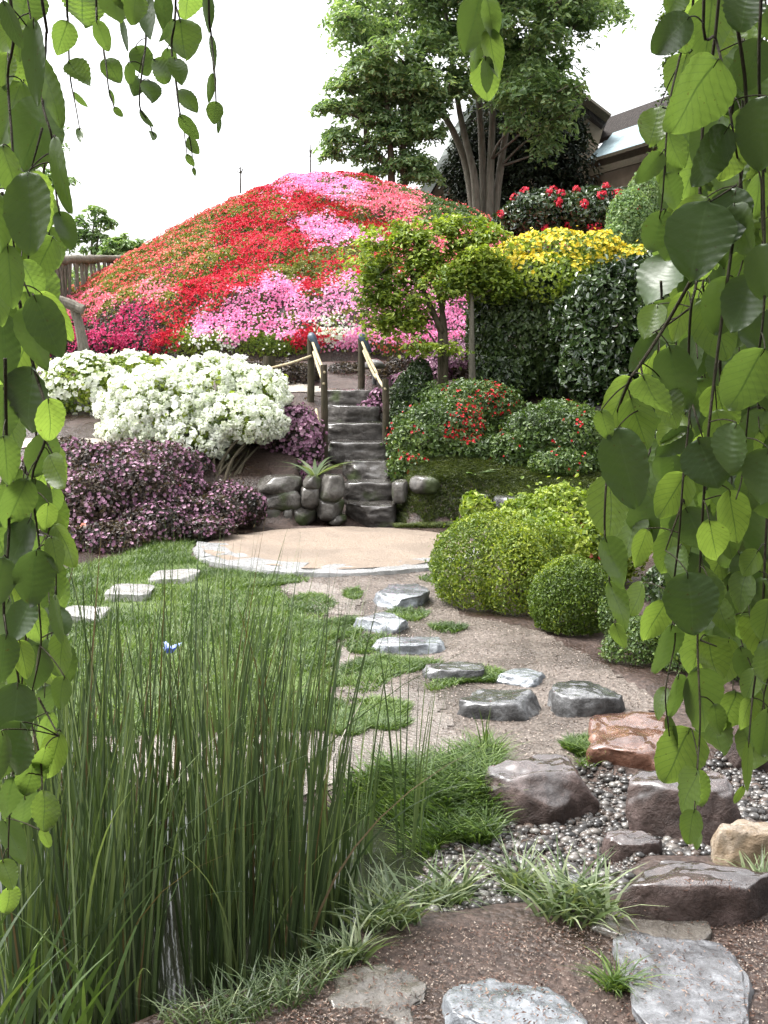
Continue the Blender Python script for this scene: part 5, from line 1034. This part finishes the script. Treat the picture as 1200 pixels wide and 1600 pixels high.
# left curtain
strand([[(62, -20), (72, 60), (66, 155), (82, 220), (90, 320), (112, 370)], [(66, 200), (50, 260)], [(40, -20), (55, 60)]],
       [(45, -20, 35, 38, 52, .7), (5, 0, 30, 78, 26, .1), (52, 28, 54, 165, 28, .5), (58, 85, 100, 198, 30, .9), (68, 156, 38, 268, 72, .3), (86, 213, 98, 332, 24, 1.0), (45, 268, 48, 400, 64, .8), (44, 268, 82, 362, 42, 1.7, .05), (92, 330, 113, 390, 30, .7), (20, 40, 35, 90, 30, 1.2)], 1.2)
strand([[(14, -20), (12, 120), (20, 240), (18, 350), (28, 420), (30, 470)], [(28, 420), (50, 470)]],
       [(12, 82, 6, 142, 32, 1.5), (35, 128, -4, 235, 50, 1.0), (5, 226, 24, 305, 44, 1.2), (12, 383, 18, 482, 38, 1.0), (52, 460, 96, 560, 54, .15), (62, 456, 117, 532, 30, 1.9), (42, 478, 62, 580, 48, .7), (2, 488, 14, 602, 40, .2), (-10, 300, 5, 390, 40, 1.0), (30, 300, 10, 372, 40, 1.3, .1), (-8, 430, 2, 510, 34, 1.4)], 1.2)
strand([[(30, 470), (52, 570), (72, 640), (70, 690), (50, 750), (62, 860), (60, 930), (64, 1010), (50, 1080)], [(72, 690), (85, 715)], [(62, 830), (85, 850), (88, 930)]],
       [(50, 573, 42, 678, 66, .25), (75, 622, 82, 694, 42, 1.8), (70, 673, 57, 748, 50, .7), (78, 710, 100, 765, 38, 1.8), (42, 748, 10, 833, 46, 1.0), (55, 748, 57, 818, 44, .5), (48, 808, 6, 898, 42, .3), (58, 858, 46, 946, 54, .3), (75, 785, 72, 832, 30, 1.7, .05), (80, 838, 93, 893, 26, 1.5), (50, 938, 13, 1003, 46, .3),
        (86, 928, 88, 1008, 20, .9), (62, 1008, 54, 1078, 46, .25), (98, 988, 92, 1062, 32, 1.4), (100, 1056, 92, 1110, 32, 1.1), (30, 900, 40, 960, 30, 1.9, .1)], 1.22)
strand([[(8, 560), (10, 700), (14, 830), (6, 960), (30, 1070), (22, 1180), (14, 1290), (12, 1390)], [(60, 1090), (76, 1120), (92, 1150)], [(40, 1100), (62, 1180), (66, 1240), (68, 1300)]],
       [(75, 1113, 68, 1178, 32, 1.2), (95, 1143, 70, 1222, 42, 1.7), (28, 1066, 18, 1164, 60, .3), (35, 1128, 16, 1214, 60, .45), (55, 1178, 40, 1244, 48, 1.3), (66, 1234, 71, 1300, 46, 1.5), (68, 1294, 76, 1328, 17, 1.6), (20, 1213, 11, 1284, 40, .55), (6, 1278, 37, 1351, 38, .9), (4, 1343, 21, 1388, 32, 1.5), (16, 1383, 9, 1428, 32, 1.6),
        (8, 600, 2, 690, 44, .7), (5, 680, 16, 760, 36, 1.1), (5, 870, -6, 950, 40, .6), (10, 990, 2, 1070, 40, .3), (6, 1140, -4, 1220, 36, .6), (30, 1000, 44, 1060, 34, 1.8, .1), (72, 1165, 60, 1215, 30, 1.6)], 1.2)
for k, a_ in enumerate([(20, 0, 10, 620, 10, 1.7), (45, 60, 50, 640, 9, 1.8), (20, 560, 18, 1180, 12, 1.7), (60, 640, 70, 1090, 9, 1.75), (-15, 100, -10, 1250, 20, 1.5), (35, 20, 40, 560, 12, 1.45), (5, 300, 25, 1000, 16, 1.4), (60, 120, 75, 420, 5, 1.55), (70, 680, 85, 1020, 8, 1.5), (35, 700, 30, 1250, 12, 1.45)]):
    fillstrand(*a_, 400 + k, ln=(50, 75))
# sprays hanging into the sky at the top
TP = 1.55
strand([[(104, -20), (106, 30), (108, 95), (111, 130), (118, 165), (125, 205)]], [(122, -14, 134, 44, 52, 1.3), (105, 32, 92, 88, 31, 1.2), (106, 96, 141, 136, 38, 1.2), (114, 143, 138, 173, 9, .7), (124, 200, 126, 221, 10, .8)], TP)
strand([[(150, -20), (155, 40), (165, 95), (170, 140), (180, 172)]], [(150, 32, 171, 82, 24, .9), (163, 92, 189, 128, 26, .9), (170, 140, 181, 167, 8, .6), (178, 167, 192, 183, 10, .8), (170, -18, 186, 38, 38, .7)], TP)
strand([[(225, -20), (228, 60), (222, 110), (218, 165), (232, 190), (240, 212)], [(205, -20), (195, 30)]], [(212, 72, 232, 119, 32, .5), (200, 98, 206, 134, 15, .6), (216, 120, 212, 148, 23, .4), (233, 125, 236, 162, 28, .4), (218, 172, 237, 199, 10, .6), (237, 205, 241, 218, 10, .8), (200, -20, 216, 30, 42, 1.0), (225, -10, 236, 62, 26, .4), (190, 30, 201, 82, 9, .2), (214, -10, 205, 40, 30, .9)], TP)
strand([[(275, -20), (268, 70), (275, 130), (282, 180), (296, 215), (302, 258)], [(275, 10), (282, 35)]], [(281, 30, 290, 94, 48, 1.3), (300, -22, 290, 32, 38, 1.4), (262, 75, 266, 118, 25, .4), (240, 92, 263, 130, 32, .8), (272, 90, 286, 127, 24, 1.0), (278, 140, 309, 176, 26, .9), (280, 180, 311, 218, 18, .8), (295, 212, 307, 241, 17, .8), (292, 240, 303, 263, 11, .8), (302, 262, 305, 275, 6, .8), (255, -16, 258, 52, 26, .4), (272, 30, 250, 66, 12, .3)], TP)
strand([[(326, -20), (330, 55), (336, 120), (338, 165), (343, 190)]], [(325, -12, 325, 54, 15, .6), (330, 55, 335, 112, 10, .5), (333, 114, 326, 161, 12, .6), (338, 158, 333, 195, 22, .9), (343, 184, 341, 209, 7, .4)], TP)
strand([[(758, -25), (760, 45), (757, 95), (760, 130)]], [(752, -14, 728, 84, 44, .7), (758, -8, 776, 62, 26, 1.0), (762, 44, 780, 122, 32, 1.5), (748, 60, 738, 112, 22, .9), (757, 90, 760, 163, 44, 1.5), (758, 88, 764, 146, 21, .2)], 1.3)
# the rest of the crown overhead and behind, outside the frame
n = 8000; d = rnd(n); d[:, 2] = np.where(d[:, 2] < -.25, -d[:, 2], d[:, 2]); P = np.array([.4, -1.3, 1.7]) + d * np.array([3.4, 3.0, 2.9]) * (1 - .28 * rng.random(n))[:, None]
el = np.arctan2(P[:, 2] - HC, np.hypot(P[:, 0], P[:, 1])); k = (P[:, 1] < .3) | ((el > R(38)) & (P[:, 1] < 1.4)); P, N = P[k], d[k]
V, Fq, k = leafq(P, N, .15 * rng.uniform(.8, 1.2, len(P)), .11, .7, .6, hexa=True); mk('crown', V, Fq, G_MID, BT, np.repeat(tintof(P), k))

for o in list(bpy.data.objects):
    if '_w' in o.keys(): del o['_w']
